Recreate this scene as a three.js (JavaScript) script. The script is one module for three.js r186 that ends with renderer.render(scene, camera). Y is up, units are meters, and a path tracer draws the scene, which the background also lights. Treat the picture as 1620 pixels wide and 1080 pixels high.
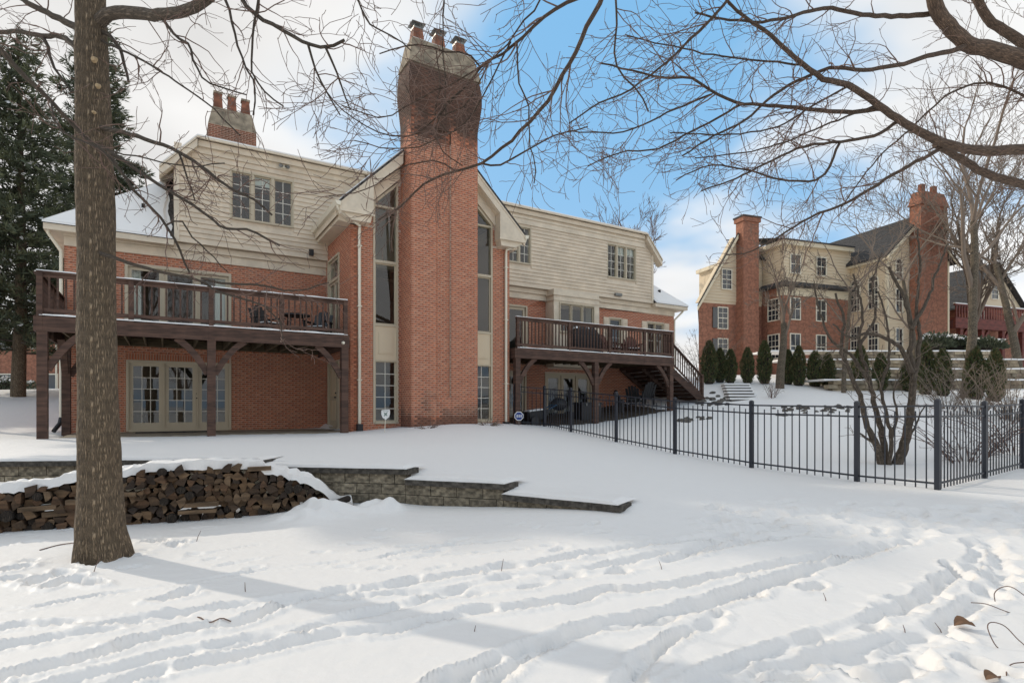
import * as THREE from 'three';
import { ImprovedNoise } from 'three/addons/math/ImprovedNoise.js';

// ---------------------------------------------------------------- camera, sky, sun, exposure
// World: x runs along the long back wall of the house (to the right), z comes out of that wall towards the
// garden, y is up with 0 at the snow under the camera. The camera stands at x = z = 0.
const EYE = 1.6, CT = 0.8544, ST = 0.5196, FOCAL = 900, PW = 1620, PH = 1080, HORIZON = 644;
const scene = new THREE.Scene();
const camera = new THREE.PerspectiveCamera(2 * Math.atan(HORIZON / FOCAL) * 180 / Math.PI, PW / (2 * HORIZON), 0.1, 3000);
camera.setViewOffset(PW, 2 * HORIZON, 0, 0, PW, PH);      // the lens is shifted up, verticals stay upright
camera.position.set(0, EYE, 0);
camera.rotation.y = -Math.atan2(ST, CT);
camera.updateMatrixWorld();
const renderer = new THREE.WebGLRenderer({ antialias: true });
renderer.setSize(1024, 682);
renderer.toneMapping = THREE.LinearToneMapping;
renderer.toneMappingExposure = 1.04;
renderer.shadowMap.enabled = true;

const SUN_EL = 29.5 * Math.PI / 180;
const sunDir = new THREE.Vector3(-0.529 * Math.cos(SUN_EL), Math.sin(SUN_EL), -0.848 * Math.cos(SUN_EL)).normalize();
const sun = new THREE.DirectionalLight(new THREE.Color().setRGB(1, 0.90, 0.76), 2.0);
sun.position.copy(sunDir).multiplyScalar(80);
sun.castShadow = true;
sun.shadow.radius = 1.6;
sun.shadow.mapSize.set(4096, 4096);
Object.assign(sun.shadow.camera, { left: -45, right: 45, top: 45, bottom: -45, near: 1, far: 220 });
scene.add(sun, sun.target);

// seeded randomness and noise
let seed = 12345;
function rnd() { seed = (seed + 0x6D2B79F5) | 0; let t = Math.imul(seed ^ (seed >>> 15), 1 | seed); t = (t + Math.imul(t ^ (t >>> 7), 61 | t)) ^ t; return ((t ^ (t >>> 14)) >>> 0) / 4294967296; }
const reseed = (n) => { seed = n * 7919 + 17; };
const rr = (a, b) => a + (b - a) * rnd();
const perlin = new ImprovedNoise();
const noise = (x, y, z = 0) => perlin.noise(x + 17.3, y + 41.7, z + 5.1);
function fbm(x, y, z = 0, o = 4) { let s = 0, a = 0.5, f = 1; for (let i = 0; i < o; i++) { s += a * noise(x * f, y * f, z * f + i * 9.7); a *= 0.5; f *= 2.03; } return s; }
const clamp = (x, a = 0, b = 1) => Math.min(b, Math.max(a, x));
const smooth = (a, b, x) => { const t = clamp((x - a) / (b - a)); return t * t * (3 - 2 * t); };
const mix = (a, b, t) => a + (b - a) * t;

const V0 = (px, py) => { const dx = (px - 810) / FOCAL, dy = (HORIZON - py) / FOCAL; return new THREE.Vector3(dx * CT + ST, dy, dx * ST - CT).normalize(); };
// the sky: blue air, pale towards the horizon and towards the sun, with broken cloud
{
  const gapDir = V0(1000, 150), w = 2048, h = 1024, data = new Float32Array(w * h * 4);
  for (let j = 0; j < h; j++) {
    const el = ((j + 0.5) / h - 0.5) * Math.PI, y = Math.sin(el), ce = Math.cos(el);
    for (let i = 0; i < w; i++) {
      const az = ((i + 0.5) / w - 0.5) * 2 * Math.PI, x = ce * Math.cos(az), z = ce * Math.sin(az), o = (j * w + i) * 4;
      let r, g, b;
      if (y < 0) { r = 0.62; g = 0.64; b = 0.66; } else {
        const cs = Math.max(0, x * sunDir.x + y * sunDir.y + z * sunDir.z);
        const low = Math.pow(1 - y, 3.2);
        r = mix(0.20, 0.50, low); g = mix(0.48, 0.70, low); b = mix(0.80, 0.92, low);
        const glow = 0.16 * Math.pow(cs, 4) + 0.5 * Math.pow(cs, 24);
        r += glow; g += glow * 0.97; b += glow * 0.9;
        const k = 1 / (y + 0.16), px = x * k, pz = z * k;
        const big = fbm(px * 0.55 + 2.1, pz * 0.55 - 0.7, 1.3, 3), det = fbm(px * 1.5, pz * 1.5, 4.4, 5);
        const gap = Math.exp(-(1 - (x * gapDir.x + y * gapDir.y + z * gapDir.z)) / 0.045);   // the open blue patch over the right wing
        const cov = big * 0.9 + det * 0.75 + 0.26 * Math.pow(cs, 1.5) + 0.24 - 0.68 * gap + 0.22 * smooth(0.42, 0.24, y);
        let c = smooth(-0.10, 0.34, cov) * smooth(0, 0.05, y);
        c = c * (0.84 + 0.16 * smooth(0.1, 0.6, cov));
        const away = 0.5 - 0.5 * (x * sunDir.x + y * sunDir.y + z * sunDir.z);   // clouds opposite the sun get added brightness, to lift the shaded house front
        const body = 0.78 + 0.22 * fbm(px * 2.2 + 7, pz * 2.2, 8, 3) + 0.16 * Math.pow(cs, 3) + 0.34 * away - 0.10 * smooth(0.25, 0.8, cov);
        r = mix(r, body * 1.01, c); g = mix(g, body, c); b = mix(b, body * 0.985, c);
      }
      data[o] = r; data[o + 1] = g; data[o + 2] = b; data[o + 3] = 1;
    }
  }
  const sky = new THREE.DataTexture(data, w, h, THREE.RGBAFormat, THREE.FloatType);
  sky.mapping = THREE.EquirectangularReflectionMapping; sky.magFilter = sky.minFilter = THREE.LinearFilter; sky.wrapS = THREE.RepeatWrapping; sky.needsUpdate = true;
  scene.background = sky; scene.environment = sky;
}

// ---------------------------------------------------------------- building helpers
const V = (x, y, z) => new THREE.Vector3(x, y, z);
const P = (x, y, n) => new THREE.Vector3(x, y, -n);              // n: metres away from the viewer, across the house wall
const W = (r, d, y) => P(r * CT + d * ST, y, -r * ST + d * CT);   // r, d: metres to the right of and ahead of the survey point
const at = (px, py, d) => W((px - 810) / FOCAL * d, d, EYE + (HORIZON - py) / FOCAL * d);   // a sighted point at its own distance
const RD = (x, n) => [x * CT - n * ST, x * ST + n * CT];
class MB {
  constructor() { this.p = []; this.n = []; this.u = []; this.c = []; this.col = null; }
  tri(a, b, c, na, nb, nc, ua, ub, uc) {
    if (!na) { na = nb = nc = b.clone().sub(a).cross(c.clone().sub(a)).normalize(); }
    if (!ua) { const f = (v) => Math.abs(na.y) > 0.7 ? [v.x, v.z] : Math.abs(na.x) > Math.abs(na.z) ? [v.z, v.y] : [v.x, v.y]; ua = f(a); ub = f(b); uc = f(c); }
    this.p.push(a.x, a.y, a.z, b.x, b.y, b.z, c.x, c.y, c.z); this.n.push(na.x, na.y, na.z, nb.x, nb.y, nb.z, nc.x, nc.y, nc.z); this.u.push(...ua, ...ub, ...uc);
    if (this.col) for (let i = 0; i < 3; i++) this.c.push(...this.col);
    return this;
  }
  quad(a, b, c, d) { return this.tri(a, b, c).tri(a, c, d); }
  hex(q) {   // q: four corners of the bottom (counter-clockwise from above) then four of the top
    const [a, b, c, d, e, f, g, h] = q;
    return this.quad(d, c, b, a).quad(e, f, g, h).quad(a, b, f, e).quad(b, c, g, f).quad(c, d, h, g).quad(d, a, e, h);
  }
  box(x0, x1, y0, y1, z0, z1) { if (x0 > x1) [x0, x1] = [x1, x0]; if (z0 > z1) [z0, z1] = [z1, z0]; if (y0 > y1) [y0, y1] = [y1, y0]; return this.hex([V(x0, y0, z1), V(x1, y0, z1), V(x1, y0, z0), V(x0, y0, z0), V(x0, y1, z1), V(x1, y1, z1), V(x1, y1, z0), V(x0, y1, z0)]); }
  beam(a, b, w, h, up = V(0, 1, 0)) {   // a bar of section w x h from a to b
    const t = b.clone().sub(a).normalize(), s = t.clone().cross(up).normalize(), v = s.clone().cross(t).normalize();
    const k = (o, i, j) => o.clone().addScaledVector(s, i * w / 2).addScaledVector(v, j * h / 2);
    return this.hex([k(a, -1, -1), k(a, 1, -1), k(b, 1, -1), k(b, -1, -1), k(a, -1, 1), k(a, 1, 1), k(b, 1, 1), k(b, -1, 1)]);
  }
  prism(poly, f0, f1) {   // poly: [[a, b]...]; f0, f1 map (a, b) to the two ends
    const c = poly.map((q) => new THREE.Vector2(q[0], q[1])); if (THREE.ShapeUtils.isClockWise(c)) c.reverse();
    const tr = THREE.ShapeUtils.triangulateShape(c, []), A = c.map((q) => f0(q.x, q.y)), B = c.map((q) => f1(q.x, q.y));
    const cen = A.concat(B).reduce((s, v) => s.add(v), V(0, 0, 0)).divideScalar(2 * c.length);
    const e = B[0].clone().sub(A[0]), nn = A[tr[0][1]].clone().sub(A[tr[0][0]]).cross(A[tr[0][2]].clone().sub(A[tr[0][0]])), fl = nn.dot(e) > 0;
    for (const [i, j, k] of tr) { fl ? this.tri(A[i], A[k], A[j]) : this.tri(A[i], A[j], A[k]); fl ? this.tri(B[i], B[j], B[k]) : this.tri(B[i], B[k], B[j]); }
    for (let i = 0; i < c.length; i++) { const j = (i + 1) % c.length; fl ? this.quad(A[i], A[j], B[j], B[i]) : this.quad(A[j], A[i], B[i], B[j]); }
    return this;
  }
  tube(pts, rad, sides = 6, us = 1, cap = true) {
    const n = pts.length, T = [], rings = []; let ref = null, len = 0;
    for (let i = 0; i < n; i++) T.push(pts[Math.min(n - 1, i + 1)].clone().sub(pts[Math.max(0, i - 1)]).normalize());
    for (let i = 0; i < n; i++) {
      if (!ref) ref = Math.abs(T[0].y) < 0.9 ? V(0, 1, 0) : V(1, 0, 0);
      const s = ref.clone().cross(T[i]).normalize(), v = T[i].clone().cross(s).normalize(); ref = v.clone();
      if (i) len += pts[i].distanceTo(pts[i - 1]);
      const ring = []; const r = typeof rad === 'function' ? rad(i / (n - 1)) : rad[i];
      for (let k = 0; k <= sides; k++) { const a = (k % sides) / sides * 2 * Math.PI, nn = s.clone().multiplyScalar(Math.cos(a)).addScaledVector(v, Math.sin(a)); ring.push([pts[i].clone().addScaledVector(nn, r), nn, [k / sides * us, len]]); }
      rings.push(ring);
    }
    for (let i = 0; i + 1 < n; i++) for (let k = 0; k < sides; k++) {
      const a = rings[i][k], b = rings[i][k + 1], c = rings[i + 1][k + 1], d = rings[i + 1][k];
      this.tri(a[0], b[0], c[0], a[1], b[1], c[1], a[2], b[2], c[2]).tri(a[0], c[0], d[0], a[1], c[1], d[1], a[2], c[2], d[2]);
    }
    if (cap) { for (let k = 1; k + 1 < sides; k++) { const e = rings[n - 1]; this.tri(e[0][0], e[k][0], e[k + 1][0]); const s = rings[0]; this.tri(s[0][0], s[k + 1][0], s[k][0]); } }
    return this;
  }
  get empty() { return !this.p.length; }
  geom(o = null) {
    const g = new THREE.BufferGeometry();
    g.setAttribute('position', new THREE.Float32BufferAttribute(this.p, 3)); g.setAttribute('normal', new THREE.Float32BufferAttribute(this.n, 3)); g.setAttribute('uv', new THREE.Float32BufferAttribute(this.u, 2));
    if (this.c.length) g.setAttribute('color', new THREE.Float32BufferAttribute(this.c, 3));
    if (o) g.translate(-o.x, -o.y, -o.z);
    return g;
  }
}
const taken = {};
function numbered(name) { const k = taken[name] = (taken[name] || 0) + 1; return k === 1 ? name : `${name}_${String(k - 1).padStart(3, '0')}`; }
function tag(o, label, category, group, kind) { if (label) o.userData.label = label; if (category) o.userData.category = category; if (group) o.userData.group = group; if (kind) o.userData.kind = kind; return o; }
function thing(name, label, category, base = V(0, 0, 0), group) { const o = new THREE.Group(); o.name = numbered(name); o.position.copy(base); scene.add(o); o.updateMatrixWorld(); return tag(o, label, category, group); }
function mesh(name, geo, mat, parent) { const m = new THREE.Mesh(geo, mat); m.name = name; m.castShadow = m.receiveShadow = true; parent.add(m); return m; }
function part(parent, name, mb, mat, label) {   // mb holds world coordinates; the part is stored in its parent's own frame
  const o = parent.getWorldPosition(V(0, 0, 0));
  const m = mesh(name, mb.geom(o), mat, parent);
  if (label) m.userData.label = label;
  return m;
}
function sub(parent, name) { const g = new THREE.Group(); g.name = name; parent.add(g); g.updateMatrixWorld(); return g; }
function single(name, mb, mat, label, category, base, group, kind) { const m = new THREE.Mesh(mb.geom(base), mat); m.name = numbered(name); m.castShadow = m.receiveShadow = true; m.position.copy(base); scene.add(m); return tag(m, label, category, group, kind); }

// ---------------------------------------------------------------- textures and materials
function tex(size, f, { srgb = true, rep = 1, repY } = {}) {   // f(u, v) in 0..1, must tile; returns [r, g, b] 0..1 or a number
  const d = new Uint8Array(size * size * 4);
  for (let j = 0; j < size; j++) for (let i = 0; i < size; i++) { const c = f(i / size, j / size), o = (j * size + i) * 4; for (let k = 0; k < 3; k++) d[o + k] = clamp(typeof c === 'number' ? c : c[k]) * 255; d[o + 3] = 255; }
  const t = new THREE.DataTexture(d, size, size); t.wrapS = t.wrapT = THREE.RepeatWrapping; t.magFilter = THREE.LinearFilter; t.minFilter = THREE.LinearMipmapLinearFilter; t.generateMipmaps = true;
  if (srgb) t.colorSpace = THREE.SRGBColorSpace; t.repeat.set(1 / rep, 1 / (repY || rep)); t.needsUpdate = true; return t;
}
const hash = (x, y, z) => { let h = Math.imul(x, 374761393) + Math.imul(y, 668265263) + Math.imul(z, 2147483629) | 0; h = Math.imul(h ^ (h >>> 13), 1274126177); return ((h ^ (h >>> 16)) >>> 0) / 4294967296; };
const pn = (x, y, nx, ny, z) => { const i = Math.floor(x), j = Math.floor(y), f = x - i, g = y - j, u = f * f * (3 - 2 * f), v = g * g * (3 - 2 * g), w = (a, n) => ((a % n) + n) % n; return mix(mix(hash(w(i, nx), w(j, ny), z), hash(w(i + 1, nx), w(j, ny), z), u), mix(hash(w(i, nx), w(j + 1, ny), z), hash(w(i + 1, nx), w(j + 1, ny), z), u), v); };
const tile = (u, v, fx, fy, z, o = 4) => { let s = 0, am = 0.5, f = 1; for (let i = 0; i < o; i++) { s += am * (pn(u * fx * f, v * fy * f, fx * f, fy * f, z * 7 + i) * 2 - 1) * 0.62; am *= 0.5; f *= 2; } return s; };   // repeats at the edges of the tile
const grey = (f) => (u, v) => 0.5 + f(u, v);
const T = {
  fine: tex(256, grey((u, v) => tile(u, v, 14, 14, 1, 5) * 1.2), { srgb: false, rep: 0.6 }),
  snow: tex(512, grey((u, v) => tile(u, v, 10, 10, 2, 6) * 0.9), { srgb: false, rep: 1.1 }),
  mottle: tex(256, (u, v) => { const k = 0.93 + tile(u, v, 6, 6, 3, 5) * 0.12 + tile(u, v, 30, 30, 7, 3) * 0.06; return [k, k, k]; }, { rep: 2.3 }),
  rough: tex(256, (u, v) => { const k = 0.85 + tile(u, v, 7, 7, 3, 5) * 0.5; return [k, k * 0.99, k * 0.97]; }, { rep: 1.3 }),
  brickFace: tex(128, (u, v) => { const k = 0.9 + tile(u, v, 5, 3, 4, 5) * 0.55; return [k, k * 0.99, k * 0.97]; }),
  grain: tex(256, (u, v) => { const k = 0.86 + tile(u, v, 3, 26, 5, 4) * 0.5 + tile(u, v, 5, 5, 8, 3) * 0.2; return [k, k * 0.99, k * 0.97]; }, { rep: 0.9 }),
  bark: tex(512, (u, v) => { const r = Math.abs(tile(u + 0.02 * tile(u, v, 6, 6, 2, 2), v, 26, 5, 6, 4)) * 3, q = tile(u, v, 8, 6, 9, 5); const k = clamp(0.60 + r * 0.36 + q * 0.24, 0.3, 1.1); return [k, k * 0.98, k * 0.95]; }, { rep: 0.36, repY: 0.34 }),
  barkB: tex(512, (u, v) => clamp(Math.abs(tile(u + 0.02 * tile(u, v, 6, 6, 2, 2), v, 26, 5, 6, 4)) * 3.4), { srgb: false, rep: 0.36, repY: 0.34 }),
  block: tex(256, (u, v) => { const k = 0.8 + tile(u, v, 12, 12, 12, 5) * 0.7; return [k, k * 0.985, k * 0.95]; }, { rep: 0.5 }),
  shingle: tex(256, (u, v) => { const k = 0.8 + tile(u, v, 20, 12, 13, 4) * 0.8; return [k, k, k]; }, { rep: 0.8 }),
};
const lin = (r, g, b) => new THREE.Color().setRGB(r, g, b);
function mat(r, g, b, o = {}) { const { map, bump, bs, ...rest } = o; return new THREE.MeshStandardMaterial({ color: lin(r, g, b), roughness: 0.8, map: map || null, bumpMap: bump || null, bumpScale: bs || 0, ...rest }); }
const M = {
  snow: mat(0.815, 0.795, 0.77, { roughness: 0.6, bump: T.snow, bs: 0.007 }),
  snowSoft: mat(0.825, 0.805, 0.78, { roughness: 0.62, bump: T.fine, bs: 0.004 }),
  mortar: mat(0.58, 0.44, 0.34, { bump: T.fine, bs: 0.002 }),
  mortarSoot: mat(0.125, 0.085, 0.062, { bump: T.fine, bs: 0.002 }),
  mortarDamp: mat(0.20, 0.13, 0.095, { bump: T.fine, bs: 0.002 }),
  siding: mat(0.78, 0.645, 0.485, { roughness: 0.6, map: T.mottle }),
  trim: mat(0.80, 0.68, 0.52, { roughness: 0.55, map: T.mottle }),
  white: mat(0.76, 0.69, 0.55, { roughness: 0.5 }),
  panel: mat(0.64, 0.52, 0.36, { roughness: 0.55 }),
  frame: mat(0.52, 0.44, 0.315, { roughness: 0.5 }),
  muntin: mat(0.66, 0.62, 0.53, { roughness: 0.5 }),
  glass: new THREE.MeshPhysicalMaterial({ color: lin(0.82, 0.88, 0.86), roughness: 0.015, transmission: 1, thickness: 0, ior: 1.72 }),
  deck: mat(0.115, 0.062, 0.044, { roughness: 0.8, map: T.grain }),
  deckDark: mat(0.09, 0.048, 0.034, { roughness: 0.8, map: T.grain }),
  joist: mat(0.16, 0.12, 0.07, { roughness: 0.85, map: T.grain }),
  iron: mat(0.010, 0.014, 0.024, { roughness: 0.5 }),
  concrete: mat(0.36, 0.30, 0.225, { roughness: 0.9, map: T.rough, bump: T.fine, bs: 0.004 }),
  block: mat(0.30, 0.26, 0.20, { roughness: 0.95, map: T.block, bump: T.fine, bs: 0.006 }),
  cap: mat(0.105, 0.095, 0.085, { roughness: 0.9, map: T.block, bump: T.fine, bs: 0.004 }),
  roof: mat(0.085, 0.075, 0.07, { roughness: 0.95, map: T.shingle }),
  pot: mat(0.30, 0.115, 0.065, { roughness: 0.8, map: T.rough }),
  metal: mat(0.20, 0.20, 0.19, { roughness: 0.45, metalness: 0.6 }),
  black: mat(0.02, 0.02, 0.022, { roughness: 0.6 }),
  room: mat(0.22, 0.19, 0.15, { roughness: 0.95 }),
  floorIn: mat(0.16, 0.10, 0.06, { roughness: 0.7 }),
  blind: mat(0.62, 0.60, 0.54, { roughness: 0.9 }),
  soil: mat(0.10, 0.072, 0.05, { roughness: 1, map: T.rough, bump: T.fine, bs: 0.02 }),
};

// ---------------------------------------------------------------- the ground: one sheet of snow
function plate(pts) {   // thin-plate surface through surveyed levels [r, d, y]
  const n = pts.length, N = n + 3, A = [], k = (q) => q < 1e-9 ? 0 : q * Math.log(q) * 0.5;
  for (let i = 0; i < N; i++) A.push(new Float64Array(N + 1));
  for (let i = 0; i < n; i++) {
    for (let j = 0; j < n; j++) A[i][j] = k((pts[i][0] - pts[j][0]) ** 2 + (pts[i][1] - pts[j][1]) ** 2) + (i === j ? 0.6 : 0);
    A[i][n] = A[n][i] = 1; A[i][n + 1] = A[n + 1][i] = pts[i][0]; A[i][n + 2] = A[n + 2][i] = pts[i][1]; A[i][N] = pts[i][2];
  }
  for (let c = 0; c < N; c++) {
    let p = c; for (let i = c + 1; i < N; i++) if (Math.abs(A[i][c]) > Math.abs(A[p][c])) p = i;
    [A[c], A[p]] = [A[p], A[c]];
    for (let i = 0; i < N; i++) if (i !== c && A[i][c]) { const f = A[i][c] / A[c][c]; for (let j = c; j <= N; j++) A[i][j] -= f * A[c][j]; }
  }
  const w = A.map((row, i) => row[N] / row[i]);
  return (r, d) => { let s = w[n] + w[n + 1] * r + w[n + 2] * d; for (let i = 0; i < n; i++) s += w[i] * k((r - pts[i][0]) ** 2 + (d - pts[i][1]) ** 2); return s; };
}
const levelsShared = [[0, 0, 0], [0, 3, 0], [4, 4, 0.02], [6, 6, 0.12], [9, 8, 0.26], [10, 5, 0.08], [-8, 5, 0], [-20, 5, 0.15], [25, 3, 0.25], [0, -15, -0.1], [20, -20, 0], [-20, -20, 0], [50, -40, 0], [-50, -40, 0], [0, -60, 0],
  [3, 7.5, 0.24], [6.5, 8.7, 0.31], [6.12, 10.1, 0.28], [2.6, 9.2, 0.38], [5.08, 12, 0.32], [12, 9.5, 0.35], [20, 10, 0.45], [13, 12, 0.38], [8.5, 12.9, 0.32], [4.1, 14.3, 0.42], [45, 20, 2], [-45, 20, 2]];
const upper = plate([...levelsShared, [-9, 9.3, 0.74], [-6, 9.5, 0.77], [-2.9, 9.4, 0.68], [-0.9, 9, 0.51], [0.6, 8.3, 0.37], [1.4, 7.8, 0.31], [-16, 10, 0.8], [-8, 12, 0.86], [-12, 13, 0.92], [-5, 12.5, 0.90], [-2, 13, 0.88], [0, 13, 0.84], [-9, 15, 0.86], [-8, 15, 0.87], [-4.5, 16, 0.86], [-3.9, 16.95, 0.92], [-1.8, 17, 1.06], [-0.3, 18.6, 1.03], [1.6, 20.5, 0.92],
  [1.9, 18.3, 0.80], [2.97, 16.2, 0.61], [3.2, 21.5, 0.98], [6.6, 23.6, 1.45], [8.1, 26, 1.94], [0, 15, 0.9], [1, 11, 0.62], [3, 12.6, 0.5], [9, 16, 0.7], [9, 20, 1.4], [10, 24.6, 1.93], [10.2, 27.9, 2.72], [8.6, 28.5, 2.7], [13, 20, 1.45], [15, 26.5, 2.5], [18, 18, 1.1], [20, 25, 2.3],
  [-13, 15.5, 0.92], [-16.2, 18, 1.36], [-16.7, 20, 1.66], [-20.6, 26, 2.4], [-16, 13, 1.05], [-22, 14, 1.4], [-30, 40, 2.5], [-25, 20, 1.9], [0, 45, 3], [20, 45, 4], [30, 40, 4.2], [40, 60, 4.5], [-40, 60, 3]]);
const lower = plate([...levelsShared, [-9, 8.7, 0.05], [-6, 8.8, 0.06], [-3, 8.5, 0.08], [-1.7, 8.5, 0.08], [-0.1, 8, 0.13], [1.3, 7.2, 0.23], [-4.4, 6.1, 0], [-6, 6.9, 0.03], [-16, 9, 0.05], [-9, 12, 0.1], [0, 13, 0.3], [-14, 14, 0.2]]);
const wallLine = [[-40, 9], [-9.1, 9], [-8.1, 9], [-6.24, 9.2], [-4.09, 9.2], [-1.66, 8.8], [-0.14, 8.3], [1.33, 7.4], [3, 6.2], [40, 0]];
function wallD(r) { for (let i = 0; i + 1 < wallLine.length; i++) { const [a, b] = wallLine[i], [c, e] = wallLine[i + 1]; if (r <= c) return b + (e - b) * (r - a) / (c - a); } return 0; }
// where the decks keep the snow off: x and n ranges of the house's own axes
const dry = [[-2.3, 4.6, 16.95, 20.6], [10.6, 18.2, 17.1, 20.6]];
function dryness(r, d) { const x = r * CT + d * ST, n = -r * ST + d * CT; let m = 0; for (const [a, b, c, e] of dry) { const w = 0.18 * noise(x * 1.3, n * 1.3, 3); m = Math.max(m, smooth(-0.15, 0.12, Math.min(x - a, b - x, n - c, e - n) + w)); } return m; }
function Hb(r, d) {
  const lo = lower(r, d), u = upper(r, d);
  const e = d - wallD(r) - 0.16, soft = 0.04 + 3.5 * smooth(1.25, 3.6, r);
  let h = mix(lo, u, smooth(-soft, soft, e));
  const far = smooth(38, 75, Math.hypot(r, d)); h = mix(h, 1.2 + 2.6 * smooth(-20, 60, d), far);
  return h;
}
function G(px, py) { let h = 0.1, d = 5; for (let i = 0; i < 14; i++) { d = (EYE - h) / (py - HORIZON) * FOCAL; h = mix(h, Hb((px - 810) / FOCAL * d, d), 0.6); } return [(px - 810) / FOCAL * d, d]; }
// trails in the snow, as sighted: drag marks with their footholes, and single steps
const trails = [
  [0.13, 0.06, [[-60, 995], [0, 990], [83, 982], [157, 980], [253, 970], [300, 967], [420, 948], [540, 932]]], [0.12, 0.05, [[-60, 1028], [0, 1020], [83, 1007], [133, 997], [233, 983], [290, 975]]],
  [0.17, 0.08, [[-40, 1085], [33, 1067], [110, 1050], [160, 1033], [213, 1017], [293, 997], [347, 990], [417, 970], [483, 943], [540, 935], [647, 922], [740, 908], [790, 900], [857, 890], [923, 875], [1007, 863], [1080, 853], [1180, 838]]],
  [0.16, 0.07, [[60, 1095], [100, 1080], [167, 1063], [253, 1040], [333, 1023], [400, 1007], [467, 993], [540, 980], [607, 967], [673, 947], [740, 938], [823, 928], [873, 915], [973, 903], [1040, 890], [1130, 868], [1240, 850]]],
  [0.15, 0.07, [[150, 1100], [207, 1080], [283, 1057], [333, 1047], [433, 1027], [500, 1010], [540, 1003], [607, 993], [673, 982], [740, 970], [823, 962], [873, 953], [957, 935], [1000, 932], [1080, 923], [1130, 913], [1190, 903], [1267, 887], [1380, 866], [1460, 850]]],
  [0.10, 0.035, [[0, 963], [43, 960], [83, 952], [160, 938], [233, 930], [267, 925], [333, 915], [433, 900], [540, 888]]], [0.13, 0.06, [[540, 947], [623, 937], [707, 933], [773, 920], [840, 907], [940, 897], [1023, 880], [1080, 867], [1200, 846]]],
  [0.15, 0.085, [[690, 1090], [707, 1078], [773, 1050], [823, 1030], [873, 1007], [913, 993], [973, 983], [1073, 963], [1153, 940], [1213, 920], [1267, 907], [1340, 884], [1420, 862]]], [0.13, 0.075, [[725, 1092], [747, 1078], [807, 1053], [857, 1030], [907, 1007], [957, 990], [1023, 980], [1100, 966], [1180, 940], [1280, 908]]],
  [0.12, 0.07, [[985, 1090], [1020, 1040], [1073, 1003], [1100, 994], [1140, 968]]], [0.14, 0.07, [[985, 1085], [1047, 1047]]], [0.14, 0.06, [[1150, 1050], [1190, 1037], [1273, 1010], [1320, 997], [1397, 970], [1447, 953], [1500, 915], [1545, 880], [1560, 850]]],
  [0.17, 0.07, [[1100, 1080], [1147, 1067], [1220, 1047], [1293, 1033], [1347, 1027], [1413, 1010], [1467, 997], [1530, 960], [1585, 925], [1580, 880], [1562, 845]]], [0.2, 0.08, [[1120, 1088], [1173, 1073], [1247, 1063], [1313, 1047], [1400, 1030], [1480, 1010]]],
  [0.07, 0.02, [[300, 880], [345, 872], [410, 862]]], [0.08, 0.03, [[260, 948], [310, 938]]], [0.09, 0.03, [[640, 870], [760, 858], [850, 850]]], [0.08, 0.025, [[620, 885], [740, 876], [830, 868]]], [0.1, 0.04, [[560, 890], [640, 872], [720, 860]]],
].map(([w, dp, q]) => { const p = q.map(([x, y]) => G(x, y)); const s = []; for (let i = 0; i + 1 < p.length; i++) s.push([p[i], p[i + 1]]); return { w, dp, s }; });
reseed(3);
const steps = [];
function step(r, d, a, len = 0.17, wid = 0.075, dp = 0.075) { steps.push([r, d, Math.cos(a), Math.sin(a), len, wid, dp]); }
for (const t of trails) if (t.w > 0.11) for (const [a, b] of t.s) { const L = Math.hypot(b[0] - a[0], b[1] - a[1]), n = Math.max(1, Math.round(L / 0.55)); for (let i = 0; i < n; i++) { const f = (i + rnd() * 0.5) / n; step(mix(a[0], b[0], f) + rr(-0.07, 0.07), mix(a[1], b[1], f) + rr(-0.07, 0.07), Math.atan2(b[1] - a[1], b[0] - a[0]) + rr(-0.2, 0.2), rr(0.14, 0.22), rr(0.06, 0.09), t.dp * rr(0.6, 1.2)); } }
for (const [x, y] of [[1527, 912], [1487, 920], [1477, 937], [1507, 897], [1440, 950], [1420, 962], [1580, 940], [1573, 897], [1563, 853], [1548, 868], [1590, 915], [1600, 880], [1286, 930], [1545, 950], [1520, 975], [1500, 1000], [1460, 1040], [1430, 1060], [1400, 1075], [1350, 1060], [1590, 1065], [1555, 1052], [100, 905], [75, 912], [60, 918], [90, 922], [20, 900], [15, 915], [140, 920], [110, 915], [280, 858], [245, 856], [275, 862], [140, 890], [270, 945], [290, 936]]) { const [r, d] = G(x, y); step(r, d, rr(0, 3.1), rr(0.13, 0.2), rr(0.06, 0.09), rr(0.05, 0.1)); }
for (let i = 0; i < 190; i++) { const [r, d] = G(rr(1130, 1700), 792 + 58 * Math.pow(rnd(), 0.8)); step(r, d, rr(-0.4, 0.9), rr(0.12, 0.24), rr(0.06, 0.1), rr(0.025, 0.06)); }
for (let i = 0; i < 46; i++) { const [r, d] = G(rr(-60, 1000), rr(828, 900)); step(r, d, rr(0, 0.8), rr(0.08, 0.18), rr(0.04, 0.06), rr(0.012, 0.03)); }
for (const t of trails) for (let i = 0; i < t.s.length; i++) { const [a, b] = t.s[i]; t.s[i] = [a[0], a[1], b[0], b[1], Math.min(a[0], b[0]) - 0.3, Math.max(a[0], b[0]) + 0.3, Math.min(a[1], b[1]) - 0.3, Math.max(a[1], b[1]) + 0.3]; }
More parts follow.
